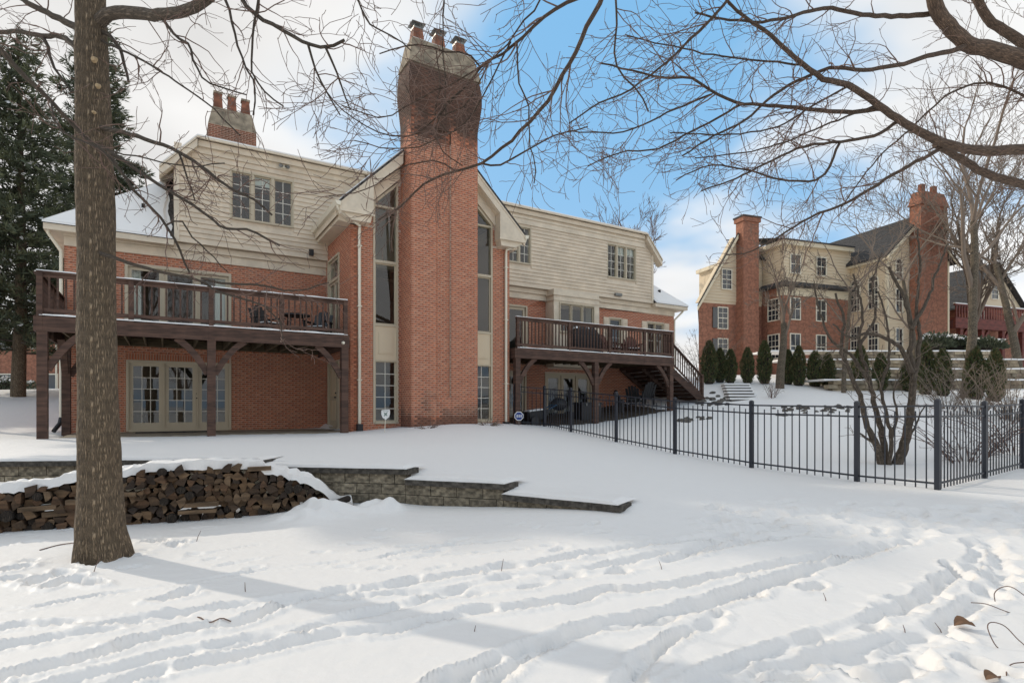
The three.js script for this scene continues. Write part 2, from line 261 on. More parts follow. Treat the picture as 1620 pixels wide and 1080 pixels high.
function marks(r, d) {
  let cut = 0, rim = 0;
  for (const t of trails) for (const s of t.s) {
    if (r < s[4] || r > s[5] || d < s[6] || d > s[7]) continue;
    const ex = s[2] - s[0], ey = s[3] - s[1], f = clamp(((r - s[0]) * ex + (d - s[1]) * ey) / (ex * ex + ey * ey));
    const wob = 0.018 * noise(r * 5, d * 5, 1), q = Math.hypot(r - s[0] - ex * f, d - s[1] - ey * f) + wob, w = t.w * 0.45;
    const run = 0.14 + 1.0 * smooth(-0.32, 0.28, noise(r * 1.9, d * 1.9, t.w * 90));
    cut = Math.max(cut, t.dp * run * (1 - smooth(w * 0.35, w, q)) * (1 + 0.5 * noise(r * 13, d * 13, 8)));
    rim = Math.max(rim, t.dp * 0.32 * run * smooth(w * 0.7, w * 1.05, q) * (1 - smooth(w * 1.1, w * 1.9, q)) * (0.6 + 1.6 * Math.max(0, noise(r * 9, d * 9, 4))));
  }
  for (const s of steps) {
    const x = r - s[0], y = d - s[1]; if (x * x + y * y > 0.16) continue;
    const a = (x * s[2] + y * s[3]) / s[4], b = (-x * s[3] + y * s[2]) / s[5], q = Math.sqrt(a * a + b * b) + 0.25 * noise(r * 11, d * 11, 2);
    cut = Math.max(cut, s[6] * (1 - smooth(0.55, 1.05, q))); rim = Math.max(rim, s[6] * 0.22 * smooth(0.85, 1.1, q) * (1 - smooth(1.15, 1.7, q)));
  }
  return cut ? -cut + rim * 0.4 : rim + (rim ? 0.022 * Math.abs(noise(r * 20, d * 20, 7)) : 0);
}
function H(r, d) {   // the snow as it lies
  let h = Hb(r, d);
  const near = 1 - smooth(14, 40, Math.hypot(r, d));
  h += near * (0.035 * fbm(r * 0.45, d * 0.45, 2, 2) + 0.005 * fbm(r * 2.2, d * 2.2, 6, 2) + 0.0015 * fbm(r * 9, d * 9, 1, 2));
  for (const [a, b, c, e] of [[-2.62, 8.1, 0.18, 0.32], [-2.02, 8.4, 0.13, 0.26], [-1.75, 8.5, 0.10, 0.2], [-2.95, 7.95, 0.10, 0.34]]) h += c * Math.exp(-((r - a) ** 2 + (d - b) ** 2) / (e * e)) * (1 + 0.9 * noise(r * 5, d * 5, 3));   // heaps where the firewood slumped
  if (d > 12) h -= 0.13 * dryness(r, d);
  if (d > 2 && d < 10.5 && Math.abs(r) < 14) h += marks(r, d);
  return h;
}
const Hw = (x, n) => { const [r, d] = RD(x, n); return H(r, d); };
{
  const rs = [], ds = [];
  for (let r = 0, s = 0.026; r < 600; r += s) { rs.push(r); s = r < 5 ? 0.026 : r < 9.5 ? 0.042 : s * 1.06; }
  const R = [...rs.slice(1).reverse().map((x) => -x), ...rs];
  for (let d = 2, s = 0.5; d > -600; d -= s) { ds.unshift(d); s *= 1.18; }
  for (let d = 2.012; d < 900;) { ds.push(d); d += d < 10 ? 0.006 * d : d < 34 ? 0.013 * d : 0.09 * d; }
  const pos = new Float32Array(R.length * ds.length * 3), uv = new Float32Array(R.length * ds.length * 2), idx = [];
  let k = 0;
  for (const d of ds) for (const r of R) { const p = W(r, d, H(r, d)); pos[k * 3] = p.x; pos[k * 3 + 1] = p.y; pos[k * 3 + 2] = p.z; uv[k * 2] = p.x; uv[k * 2 + 1] = p.z; k++; }
  for (let j = 0; j + 1 < ds.length; j++) for (let i = 0; i + 1 < R.length; i++) { const a = j * R.length + i, b = a + 1, c = a + R.length, e = c + 1; idx.push(a, b, c, b, e, c); }
  const g = new THREE.BufferGeometry(); g.setAttribute('position', new THREE.BufferAttribute(pos, 3)); g.setAttribute('uv', new THREE.BufferAttribute(uv, 2)); g.setIndex(idx); g.computeVertexNormals();
  const m = mesh('ground', g, M.snow, scene); tag(m, 'trampled snow covering the sloping garden', 'snow', null, 'structure');
  console.log('ground', R.length, ds.length, idx.length / 3);
}
// bare soil under the raised deck on the right
{
  const mb = new MB(), nx = 60, nn = 26, q = (i, j) => { const x = mix(10.3, 18.6, i / nx), n = mix(16.8, 20.3, j / nn), [r, d] = RD(x, n); return P(x, Hb(r, d) - 0.055 + 0.05 * fbm(x * 2.4, n * 2.4, 3, 4), n); };
  for (let j = 0; j < nn; j++) for (let i = 0; i < nx; i++) mb.quad(q(i, j), q(i + 1, j), q(i + 1, j + 1), q(i, j + 1));
  const m = mesh('soil', mb.geom(), M.soil, scene); tag(m, 'bare brown soil under the right deck', 'soil', null, 'structure');
}

// ---------------------------------------------------------------- the brick house
const house = thing('brick_house', 'large brick and cream-sided house with a tall central chimney above the snowy garden', 'house', P(8, 0.8, 20));
const FX = V(1, 0, 0), FZ = V(0, 0, 1), FY = V(0, 1, 0);
const front = (x, y, n) => ({ o: P(x, y, n), ex: FX, ez: FZ });          // local x to the right, z towards the garden
const leftward = (x, y, n) => ({ o: P(x, y, n), ex: FZ, ez: V(-1, 0, 0) });   // a wall that faces left
const L = (f, x, y, z) => f.o.clone().addScaledVector(f.ex, x).addScaledVector(FY, y).addScaledVector(f.ez, z);
function lbox(mb, f, x0, x1, y0, y1, z0, z1) { return mb.hex([L(f, x0, y0, z1), L(f, x1, y0, z1), L(f, x1, y0, z0), L(f, x0, y0, z0), L(f, x0, y1, z1), L(f, x1, y1, z1), L(f, x1, y1, z0), L(f, x0, y1, z0)]); }
function wallPanel(parent, name, f, poly, holes, m, thick = 0.22) {
  const s = new THREE.Shape(poly.map((q) => new THREE.Vector2(...q)));
  for (const [a, b, c, e] of holes) s.holes.push(new THREE.Path([[a, c], [a, e], [b, e], [b, c]].map((q) => new THREE.Vector2(...q))));
  const g = new THREE.ExtrudeGeometry(s, { depth: thick, bevelEnabled: false }); g.translate(0, 0, -thick);
  const mt = new THREE.Matrix4().makeBasis(f.ex, FY, f.ez).setPosition(f.o.clone().sub(parent.getWorldPosition(V(0, 0, 0)))); g.applyMatrix4(mt);
  return mesh(name, g, m, parent);
}
// bricks: laid course by course, cut at openings
const bricks = [];
const tones = [[0.56, 0.215, 0.122], [0.53, 0.197, 0.112], [0.58, 0.235, 0.135], [0.50, 0.184, 0.106], [0.59, 0.255, 0.155], [0.54, 0.22, 0.132], [0.48, 0.178, 0.105], [0.57, 0.205, 0.112]];
const CH = 0.0677, BL = 0.2137;
function lay(f, x0, x1, y0, y1, holes = [], o = {}) {
  const n = Math.floor((y1 - y0) / CH);
  for (let j = 0; j < n; j++) {
    const ya = y0 + j * CH, yb = ya + 0.057, ym = (ya + yb) / 2, out = o.off ? o.off(ym) : 0;
    let a = (o.min ? o.min(ym) : x0) - (o.wide ? out : 0), b = (o.max ? o.max(ym) : x1) + (o.wide ? out : 0);
    let runs = [[a, b]];
    for (const [h0, h1, g0, g1] of holes) if (yb > g0 + 0.004 && ya < g1 - 0.004) runs = runs.flatMap(([p, q]) => h1 <= p || h0 >= q ? [[p, q]] : [[p, h0], [h1, q]].filter(([s, t]) => t - s > 0.03));
    for (const [p, q] of runs) {
      for (let k = Math.floor((p - x0) / BL) - 1; ; k++) {
        let s = x0 + k * BL + (j % 2) * BL / 2 + 0.0053, e = s + 0.203; if (s >= q) break;
        s = Math.max(s, p); e = Math.min(e, q); if (e - s < 0.025) continue;
        bricks.push({ f, x: (s + e) / 2, w: e - s, y: ym, h: 0.057, z: out + rr(0.0025, 0.005), t: rnd(), stain: o.stain ? o.stain((s + e) / 2, ym) : 0 });
      }
    }
  }
}
function soldier(f, x0, x1, y0) { for (let x = x0; x + 0.06 <= x1; x += 0.0677) bricks.push({ f, x: x + 0.03, w: 0.057, y: y0 + 0.1015, h: 0.203, z: rr(0.005, 0.01), t: rnd(), stain: 0 }); }

// windows and doors
function pane(g, x0, x1, y0, y1, z) {
  const m = new THREE.Mesh(new THREE.PlaneGeometry(x1 - x0, y1 - y0), M.glass); m.name = 'pane'; m.position.set((x0 + x1) / 2, (y0 + y1) / 2, z); m.rotation.set(rr(-0.004, 0.004), rr(-0.006, 0.006), 0); g.add(m); return m;
}
function sash(g, x0, x1, y0, y1, cols, rows, st = 0.06, z = -0.06, bottom = st, fm = M.frame) {   // stiles and rails, glazing bars, panes
  const mb = new MB(), zb = z - 0.025, zf = z + 0.025;
  mb.box(x0, x0 + st, y0, y1, zb, zf).box(x1 - st, x1, y0, y1, zb, zf).box(x0 + st, x1 - st, y1 - st, y1, zb, zf).box(x0 + st, x1 - st, y0, y0 + bottom, zb, zf);
  mesh('sash', mb.geom(), fm, g);
  const a = x0 + st, b = x1 - st, c = y0 + bottom, e = y1 - st, w = (b - a) / cols, h = (e - c) / rows;
  for (let i = 1; i < cols; i++) { const q = new MB().box(a + i * w - 0.011, a + i * w + 0.011, c, e, z - 0.012, z + 0.012); mesh('glazing_bar', q.geom(), M.muntin, g); }
  for (let j = 1; j < rows; j++) { const q = new MB().box(a, b, c + j * h - 0.011, c + j * h + 0.011, z - 0.0105, z + 0.0105); mesh('glazing_bar', q.geom(), M.muntin, g); }
  for (let i = 0; i < cols; i++) for (let j = 0; j < rows; j++) pane(g, a + i * w, a + (i + 1) * w, c + j * h, c + (j + 1) * h, z);
}
function opening(name, f, x0, y0, w, h, build, casing = 0.06, parent = house) {   // a window or door group in its wall, local x 0..w, y 0..h
  const g = sub(parent, name); g.position.copy(L(f, x0, y0, 0)).sub(parent.getWorldPosition(V(0, 0, 0))); g.rotation.y = f.ez.x < -0.5 ? -Math.PI / 2 : 0; g.updateMatrixWorld();
  const mb = new MB(), zb = -0.14, zf = 0.035;
  mb.box(-0.005, casing, 0, h, zb, zf).box(w - casing, w + 0.005, 0, h, zb, zf).box(casing, w - casing, h - casing, h + 0.004, zb, zf - 0.003).box(casing, w - casing, -0.02, casing * 0.7, zb, zf + 0.03);
  mesh('frame', mb.geom(), M.frame, g);
  build(g, casing); return g;
}
const lights = (w, h, n, cols, rows, o = {}) => (g, c) => {   // n sashes side by side
  const u = (w - 2 * c) / n, gap = o.gap ?? 0.035;
  for (let i = 0; i < n; i++) { const a = c + i * u + (i ? gap / 2 : 0), b = c + (i + 1) * u - (i < n - 1 ? gap / 2 : 0); sash(g, a, b, c * 0.7, h - c, cols, rows, o.st ?? 0.05, -0.06, o.bottom ?? o.st ?? 0.05); if (i) mesh('mullion', new MB().box(c + i * u - gap / 2, c + i * u + gap / 2, c * 0.7, h - c, -0.12, 0.02).geom(), M.frame, g); }
  if (o.blind) for (const [a, b, fr] of o.blind) mesh('blind', new MB().box(mix(c, w - c, a) + 0.04, mix(c, w - c, b) - 0.04, h - c - (h - 2 * c) * fr, h - c, -0.125, -0.115).geom(), M.blind, g);
  if (o.curtain) for (const [a, b] of o.curtain) { const q = new MB(), x0 = mix(c, w - c, a), x1 = mix(c, w - c, b), K = 14; for (let k = 0; k < K; k++) { const s = (i) => V(mix(x0, x1, i / K), 0, -0.17 - 0.02 * (i % 2)); const p = s(k), r = s(k + 1); q.quad(p.clone().setY(0.05), r.clone().setY(0.05), r.clone().setY(h - c), p.clone().setY(h - c)); } mesh('curtain', q.geom(), M.blind, g); }
};
function handle(g, x, y) { const q = new MB(); q.tube([V(x, y, -0.04), V(x, y, 0.02), V(x + 0.004, y, 0.03)], [0.022, 0.02, 0.012], 8); mesh('handle', q.geom(), M.black, g); mesh('lock', new MB().tube([V(x, y + 0.14, -0.04), V(x, y + 0.14, 0.0)], [0.022, 0.02], 8).geom(), M.black, g); }

// --- left wing
const Y0 = 0.55;
{
  const f = front(-2.43, 0, 20), w = 7.11;
  const holes = [[1.43, 4.18, 0.90, 2.98], [1.40, 4.18, 3.66, 5.79]];
  wallPanel(house, 'wall', f, [[0, Y0], [w, Y0], [w, 6.2], [0, 6.2]], holes, M.mortar);
  lay(f, 0.0, w - 0.004, Y0, 6.12, [...holes, [1.43, 4.18, 2.98, 3.19]]);
  soldier(f, 1.43, 4.18, 2.985);
  opening('patio_door', f, 1.43, 0.90, 2.75, 2.08, (g, c) => { lights(2.75, 2.08, 3, 3, 5, { st: 0.11, bottom: 0.2 })(g, c); handle(g, 1.80, 0.98); }, 0.06);
  opening('deck_door', f, 1.40, 3.66, 2.78, 2.13, lights(2.78, 2.13, 3, 1, 1, { st: 0.09, bottom: 0.16, curtain: [[0.0, 0.12], [0.86, 1.0]] }), 0.07);
  // left end of the house and its back
  const q = new MB(); q.box(-2.43, -2.21, Y0, 6.3, -33, -20.22).box(-2.2, 21.6, Y0, 6.3, -33.2, -33).box(21.38, 21.6, Y0, 6.3, -33, -20.22);
  part(house, 'outer_wall', q, M.mortar);
  lay(leftward(-2.43, 0, 33), 0.02, 13, Y0, 6.12);
}
// --- projecting centre bay: side wall, front wall
{
  const s = leftward(4.68, 0, 20), hs = [[0.35, 1.82, 0.92, 3.07], [0.35, 1.80, 3.66, 6.5]];
  wallPanel(house, 'wall', s, [[0, Y0], [3.05, Y0], [3.05, 7.07], [0, 7.07]], hs, M.mortar);
  lay(s, 0.01, 3.054, Y0, 7.05, hs);
  opening('side_door', s, 0.35, 0.92, 1.47, 2.15, (g, c) => {
    const mb = new MB().box(c, 0.95, 0.03, 2.15 - c, -0.1, -0.04); const d = mesh('door_leaf', mb.geom(), M.frame, g);
    for (const [a, b] of [[0.25, 0.9], [1.05, 1.95]]) for (const [x, z] of [[0.16, 0.46], [0.54, 0.84]]) mesh('door_panel', new MB().box(x, z, a, b, -0.045, -0.03).geom(), M.panel, d);
    sash(g, 1.0, 1.47 - c, 0.05, 2.15 - c, 1, 1, 0.06); handle(g, 0.88, 1.0);
  });
  opening('deck_side_door', s, 0.35, 3.66, 1.45, 2.84, (g, c) => { sash(g, c, 0.7, 0.05, 2.05, 1, 1, 0.08); sash(g, 0.74, 1.45 - c, 0.05, 2.05, 1, 1, 0.08); sash(g, c, 1.45 - c, 2.12, 2.84 - c, 1, 1, 0.06); mesh('transom_bar', new MB().box(c, 1.45 - c, 2.05, 2.12, -0.12, 0.01).geom(), M.frame, g); });
  const f = front(4.68, 0, 16.95), B = 5.52, top = (x) => 7.08 + Math.min(x, B - x) * 0.98;
  const cols = [[0.69, 1.47], [B - 1.47, B - 0.69]], holes = cols.map(([a, b]) => [a, b, 1.12, 7.72]);
  // the wall: below the openings' slanted heads it is one panel; the heads are cut as polygons
  const sh = new THREE.Shape([[0, Y0], [B, Y0], [B, 7.5], [B / 2, 7.5 + B / 2 * 0.98], [0, 7.5]].map((q) => new THREE.Vector2(...q)));
  for (const [a, b] of cols) { const lft = a < B / 2, ya = lft ? 7.86 : 8.62, yb = lft ? 8.62 : 7.86; sh.holes.push(new THREE.Path([[a, 1.12], [a, ya], [b, yb], [b, 1.12]].map((q) => new THREE.Vector2(...q)))); }
  const wg = new THREE.ExtrudeGeometry(sh, { depth: 0.22, bevelEnabled: false }); wg.translate(f.o.x, f.o.y, f.o.z - 0.22); const hp = house.position; wg.translate(-hp.x, -hp.y, -hp.z);
  mesh('wall', wg, M.mortar, house);
  lay(f, 0.004, B, Y0, 7.08, holes);
  lay(f, 0.004, B, Y0 + 97 * CH, 8.5, [...holes.map(([a, b]) => [a, b, 7, 9])], { min: (y) => y - 7.05, max: (y) => B - (y - 7.05) });
  for (const [a, b] of cols) {
    const lft = a < B / 2, h1 = lft ? 6.72 : 7.46, h2 = lft ? 7.46 : 6.72, w = b - a, c = 0.055;
    opening('tall_window', f, a, 1.12, w, 6.64, (g) => {
      const mb = new MB();   // posts that follow the slanted head
      mb.hex([V(w - c, 6.64, 0.032), V(w, 6.64, 0.032), V(w, 6.64, -0.14), V(w - c, 6.64, -0.14), V(w - c, h2 - (lft ? 0.05 : 0.0), 0.032), V(w, h2, 0.032), V(w, h2, -0.14), V(w - c, h2 - (lft ? 0.05 : 0), -0.14)]);
      mb.hex([V(0, 6.64, 0.032), V(c, 6.64, 0.032), V(c, 6.64, -0.14), V(0, 6.64, -0.14), V(0, h1, 0.032), V(c, h1 - (lft ? 0 : 0.05), 0.032), V(c, h1 - (lft ? 0 : 0.05), -0.14), V(0, h1, -0.14)]);
      mb.hex([V(0, h1 - 0.1, 0.034), V(w, h2 - 0.1, 0.034), V(w, h2 - 0.1, -0.14), V(0, h1 - 0.1, -0.14), V(0, h1, 0.034), V(w, h2, 0.034), V(w, h2, -0.14), V(0, h1, -0.14)]);
      mesh('slanted_head', mb.geom(), M.frame, g);
      sash(g, c, w - c, 0.04, 1.90, 2, 5, 0.04);
      mesh('spandrel', new MB().box(c, w - c, 1.90, 3.0, -0.1, -0.005).geom(), M.panel, g);
      mesh('spandrel_panel', new MB().box(0.16, w - 0.16, 2.12, 2.78, -0.004, 0.012).box(0.20, w - 0.20, 2.16, 2.74, 0.0121, 0.02).geom(), M.panel, g);
      mesh('spandrel_rail', new MB().box(c, w - c, 2.96, 3.02, -0.06, 0.028).box(c, w - c, 1.88, 1.92, -0.06, 0.028).geom(), M.frame, g);
      sash(g, c, w - c, 3.02, 4.89, 1, 1, 0.04);
      mesh('transom_bar', new MB().box(c, w - c, 4.89, 4.97, -0.12, 0.03).geom(), M.frame, g);
      const q = new MB(), gh = (x) => mix(h1, h2, x / w) - 0.1; q.quad(V(c, 4.97, -0.06), V(w - c, 4.97, -0.06), V(w - c, gh(w - c), -0.06), V(c, gh(c), -0.06)); mesh('pane', q.geom(), M.glass, g);
    }, c);
  }
  part(house, 'outer_wall', new MB().box(9.98, 10.2, Y0, 7.4, -20, -17.17), M.mortar);
  lay({ o: P(10.2, 0, 16.95), ex: V(0, 0, -1), ez: V(1, 0, 0) }, 0.01, 3.0, Y0, 7.05);
}
// --- right wing
{
  const f = front(10.2, 0, 20), w = 11.4;
  const holes = [[1.55, 2.7, 3.66, 5.83], [3.75, 6.0, 3.3, 6.3], [7.17, 7.95, 3.95, 5.72], [9.55, 10.7, 3.95, 5.72], [1.5, 2.65, 0.95, 3.06], [3.6, 6.15, 0.95, 3.06]];
  wallPanel(house, 'wall', f, [[0, Y0], [w, Y0], [w, 6.2], [0, 6.2]], holes, M.mortar);
  lay(f, 0, w, Y0, 6.14, holes);
  opening('deck_door', f, 1.55, 3.66, 1.15, 2.17, lights(1.15, 2.17, 1, 1, 1, { st: 0.12, bottom: 0.25 }), 0.07);
  opening('basement_door', f, 1.5, 0.95, 1.15, 2.11, lights(1.15, 2.11, 1, 3, 5, { st: 0.11, bottom: 0.2 }), 0.07);
  opening('french_door', f, 3.6, 0.95, 2.55, 2.11, lights(2.55, 2.11, 3, 1, 1, { st: 0.13, bottom: 0.2 }), 0.08);
  for (const [a, b] of [[7.17, 7.95], [9.55, 10.7]]) {
    opening('window', f, a, 3.95, b - a, 1.77, lights(b - a, 1.77, b - a > 1 ? 2 : 1, 1, 2, {}), 0.05);
    for (const x of [a - 0.34, b + 0.02]) { const sg = sub(house, 'shutter'); const mb = new MB(); lbox(mb, f, x, x + 0.32, 3.95, 5.72, 0.012, 0.035); part(sg, 'board', mb, M.siding); for (let k = 0; k < 9; k++) { const q = new MB(); lbox(q, f, x + 0.035, x + 0.285, 4.03 + k * 0.185, 4.16 + k * 0.185, 0.036, 0.05); part(sg, 'louvre', q, M.siding); } }
  }
  // box bay standing out over the deck
  const bay = sub(house, 'box_bay'), fb = front(13.84, 0, 19.39);
  const mb = new MB(); lbox(mb, fb, 0, 2.45, 3.3, 4.75, -0.6, 0); lbox(mb, fb, 0, 0.28, 4.75, 6.56, -0.6, 0); lbox(mb, fb, 2.17, 2.45, 4.75, 6.56, -0.6, 0); lbox(mb, fb, 0.28, 2.17, 6.02, 6.56, -0.6, 0);
  part(bay, 'surround', mb, M.trim);
  part(bay, 'crown', lbox(lbox(new MB(), fb, -0.05, 2.5, 6.30, 6.36, -0.6, 0.05), fb, -0.03, 2.48, 6.08, 6.12, -0.6, 0.03), M.trim);
  opening('bay_window', fb, 0.28, 4.75, 1.89, 1.27, lights(1.89, 1.27, 3, 1, 1, { st: 0.05 }), 0.05);
}
// --- upper storey: clapboard front with its windows
const wood = (f, y0, y1, x0f, x1f, holes, parent = house) => {   // one board per course, cut at windows
  for (let y = y0, k = 0; y < y1 - 0.03; y += 0.15, k++) {
    const ya = y, yb = Math.min(y + 0.165, y1); let runs = [[x0f((ya + yb) / 2), x1f((ya + yb) / 2)]];
    for (const [a, b, c, e] of holes) if (yb > c + 0.01 && ya < e - 0.01) runs = runs.flatMap(([p, q]) => b <= p || a >= q ? [[p, q]] : [[p, a], [b, q]].filter(([s, t]) => t - s > 0.02));
    for (const [p, q] of runs) { const mb = new MB(), z = rr(0, 0.002); mb.prism([[ya, 0.044 + z], [yb, 0.010 + z], [yb, 0.0], [ya, 0.0]], (a, b) => L(f, p, a, b), (a, b) => L(f, q, a, b)); part(parent, 'siding_board', mb, M.siding); }
  }
};
{
  const N = 19.75, XL = 0.2, XR = 19.9, f = front(0, 0, N);
  const holes = [[1.69, 3.59, 7.50, 9.04], [11.25, 12.93, 7.50, 9.04], [17.03, 18.8, 7.50, 9.04]];
  const poly = [[XL, 6.6], [XR, 6.6], [XR, 8.85], [XR - 0.75, 9.7], [XL + 0.75, 9.7], [XL, 8.85]];
  wallPanel(house, 'wall', f, poly, holes, M.siding, 0.3);
  const out = (y) => Math.max(0, y - 8.85) * 0.88;
  wood(f, 6.6, 9.3, (y) => XL + 0.13 + out(y), () => 5.2, holes); wood(f, 6.6, 9.1, () => 9.6, (y) => XR - 0.13 - out(y), holes);
  for (const [a, b] of [[1.69, 3.59], [11.25, 12.93], [17.03, 18.8]]) opening('window', f, a, 7.50, b - a, 1.54, lights(b - a, 1.54, 3, 2, 4, { gap: 0.09, st: 0.035, blind: a < 2 ? [[0.34, 0.66, 0.2]] : a > 15 ? [[0.34, 0.66, 0.28], [0.67, 1, 0.22]] : [] }), 0.05);
  const tr = new MB(); lbox(tr, f, XL, XL + 0.13, 6.6, 8.85, 0, 0.055); part(house, 'corner_board', tr, M.trim); part(house, 'corner_board', lbox(new MB(), f, XR - 0.13, XR, 6.6, 8.85, 0, 0.055), M.trim);
  const fr = new MB(); lbox(fr, f, XL + 0.55, 5.9, 9.33, 9.68, 0, 0.05); lbox(fr, f, 9.0, XR - 0.55, 9.12, 9.68, 0, 0.05); lbox(fr, f, 9.0, XR - 0.62, 9.34, 9.42, 0.05, 0.09); lbox(fr, f, 9.0, XR - 0.66, 9.5, 9.68, 0.05, 0.16); lbox(fr, f, XL + 0.62, 5.9, 9.5, 9.68, 0.05, 0.16); part(house, 'frieze', fr, M.trim);
  // skirt under the clapboards, soffit, frieze over the brick
  const sk = new MB(); lbox(sk, f, XL, XR, 6.56, 6.6, -0.6, 0.05); lbox(sk, front(0, 0, 20), -2.43, 4.68, 6.1, 6.36, -0.02, 0.05); lbox(sk, front(0, 0, 20), 10.2, 21.6, 6.12, 6.36, -0.02, 0.05); lbox(sk, front(0, 0, 20), -2.43, 4.68, 6.36, 6.55, -0.02, 0.13); lbox(sk, front(0, 0, 20), 10.2, 21.6, 6.36, 6.55, -0.02, 0.13);
  part(house, 'frieze', sk, M.trim);
  // dormer cheeks and roof
  part(house, 'outer_wall', new MB().box(XL, XL + 0.2, 6.6, 9.65, -26, -N - 0.3).box(XR - 0.2, XR, 6.6, 9.65, -26, -N - 0.3), M.siding);
  const top = (x) => Math.min(9.75, 9.75 - Math.max(0, XL + 0.6 - x) * 1.12, 9.75 - Math.max(0, x - XR + 0.6) * 1.12);
  const xs = [XL - 0.38, XL + 0.6, XR - 0.6, XR + 0.38], dr = new MB(), ds = new MB();
  for (let i = 0; i < 3; i++) {
    const a = xs[i], b = xs[i + 1], n0 = N - 0.3, n1 = 27, q = (x, n, o) => P(x, top(x) + o + (n - n0) * 0.2, n);
    dr.hex([q(a, n0, -0.07), q(b, n0, -0.07), q(b, n1, -0.07), q(a, n1, -0.07), q(a, n0, 0), q(b, n0, 0), q(b, n1, 0), q(a, n1, 0)]);
    ds.hex([q(a, n0 + 0.05, 0.002), q(b, n0 + 0.05, 0.002), q(b, n1, 0.002), q(a, n1, 0.002), q(a, n0 + 0.05, 0.05), q(b, n0 + 0.05, 0.05), q(b, n1, 0.05), q(a, n1, 0.05)]);
  }
  part(house, 'upper_roof', dr, M.trim); part(house, 'roof_snow', ds, M.snowSoft, 'thin snow on the upper roof');
  for (const s of [[XL - 0.38, XL + 0.6], [XR + 0.38, XR - 0.6]]) { const q = new MB(); const p = (x, n, o) => P(x, top(x) + o, n); const [a, b] = s; if (a < b) q.hex([p(a, N - 0.26, -0.3), p(b, N - 0.26, -0.3), p(b, N + 0.1, -0.3), p(a, N + 0.1, -0.3), p(a, N - 0.26, -0.075), p(b, N - 0.26, -0.075), p(b, N + 0.1, -0.075), p(a, N + 0.1, -0.075)]); else q.hex([p(b, N - 0.26, -0.3), p(a, N - 0.26, -0.3), p(a, N + 0.1, -0.3), p(b, N + 0.1, -0.3), p(b, N - 0.26, -0.075), p(a, N - 0.26, -0.075), p(a, N + 0.1, -0.075), p(b, N + 0.1, -0.075)]); part(house, 'rake_board', q, M.trim); }
}
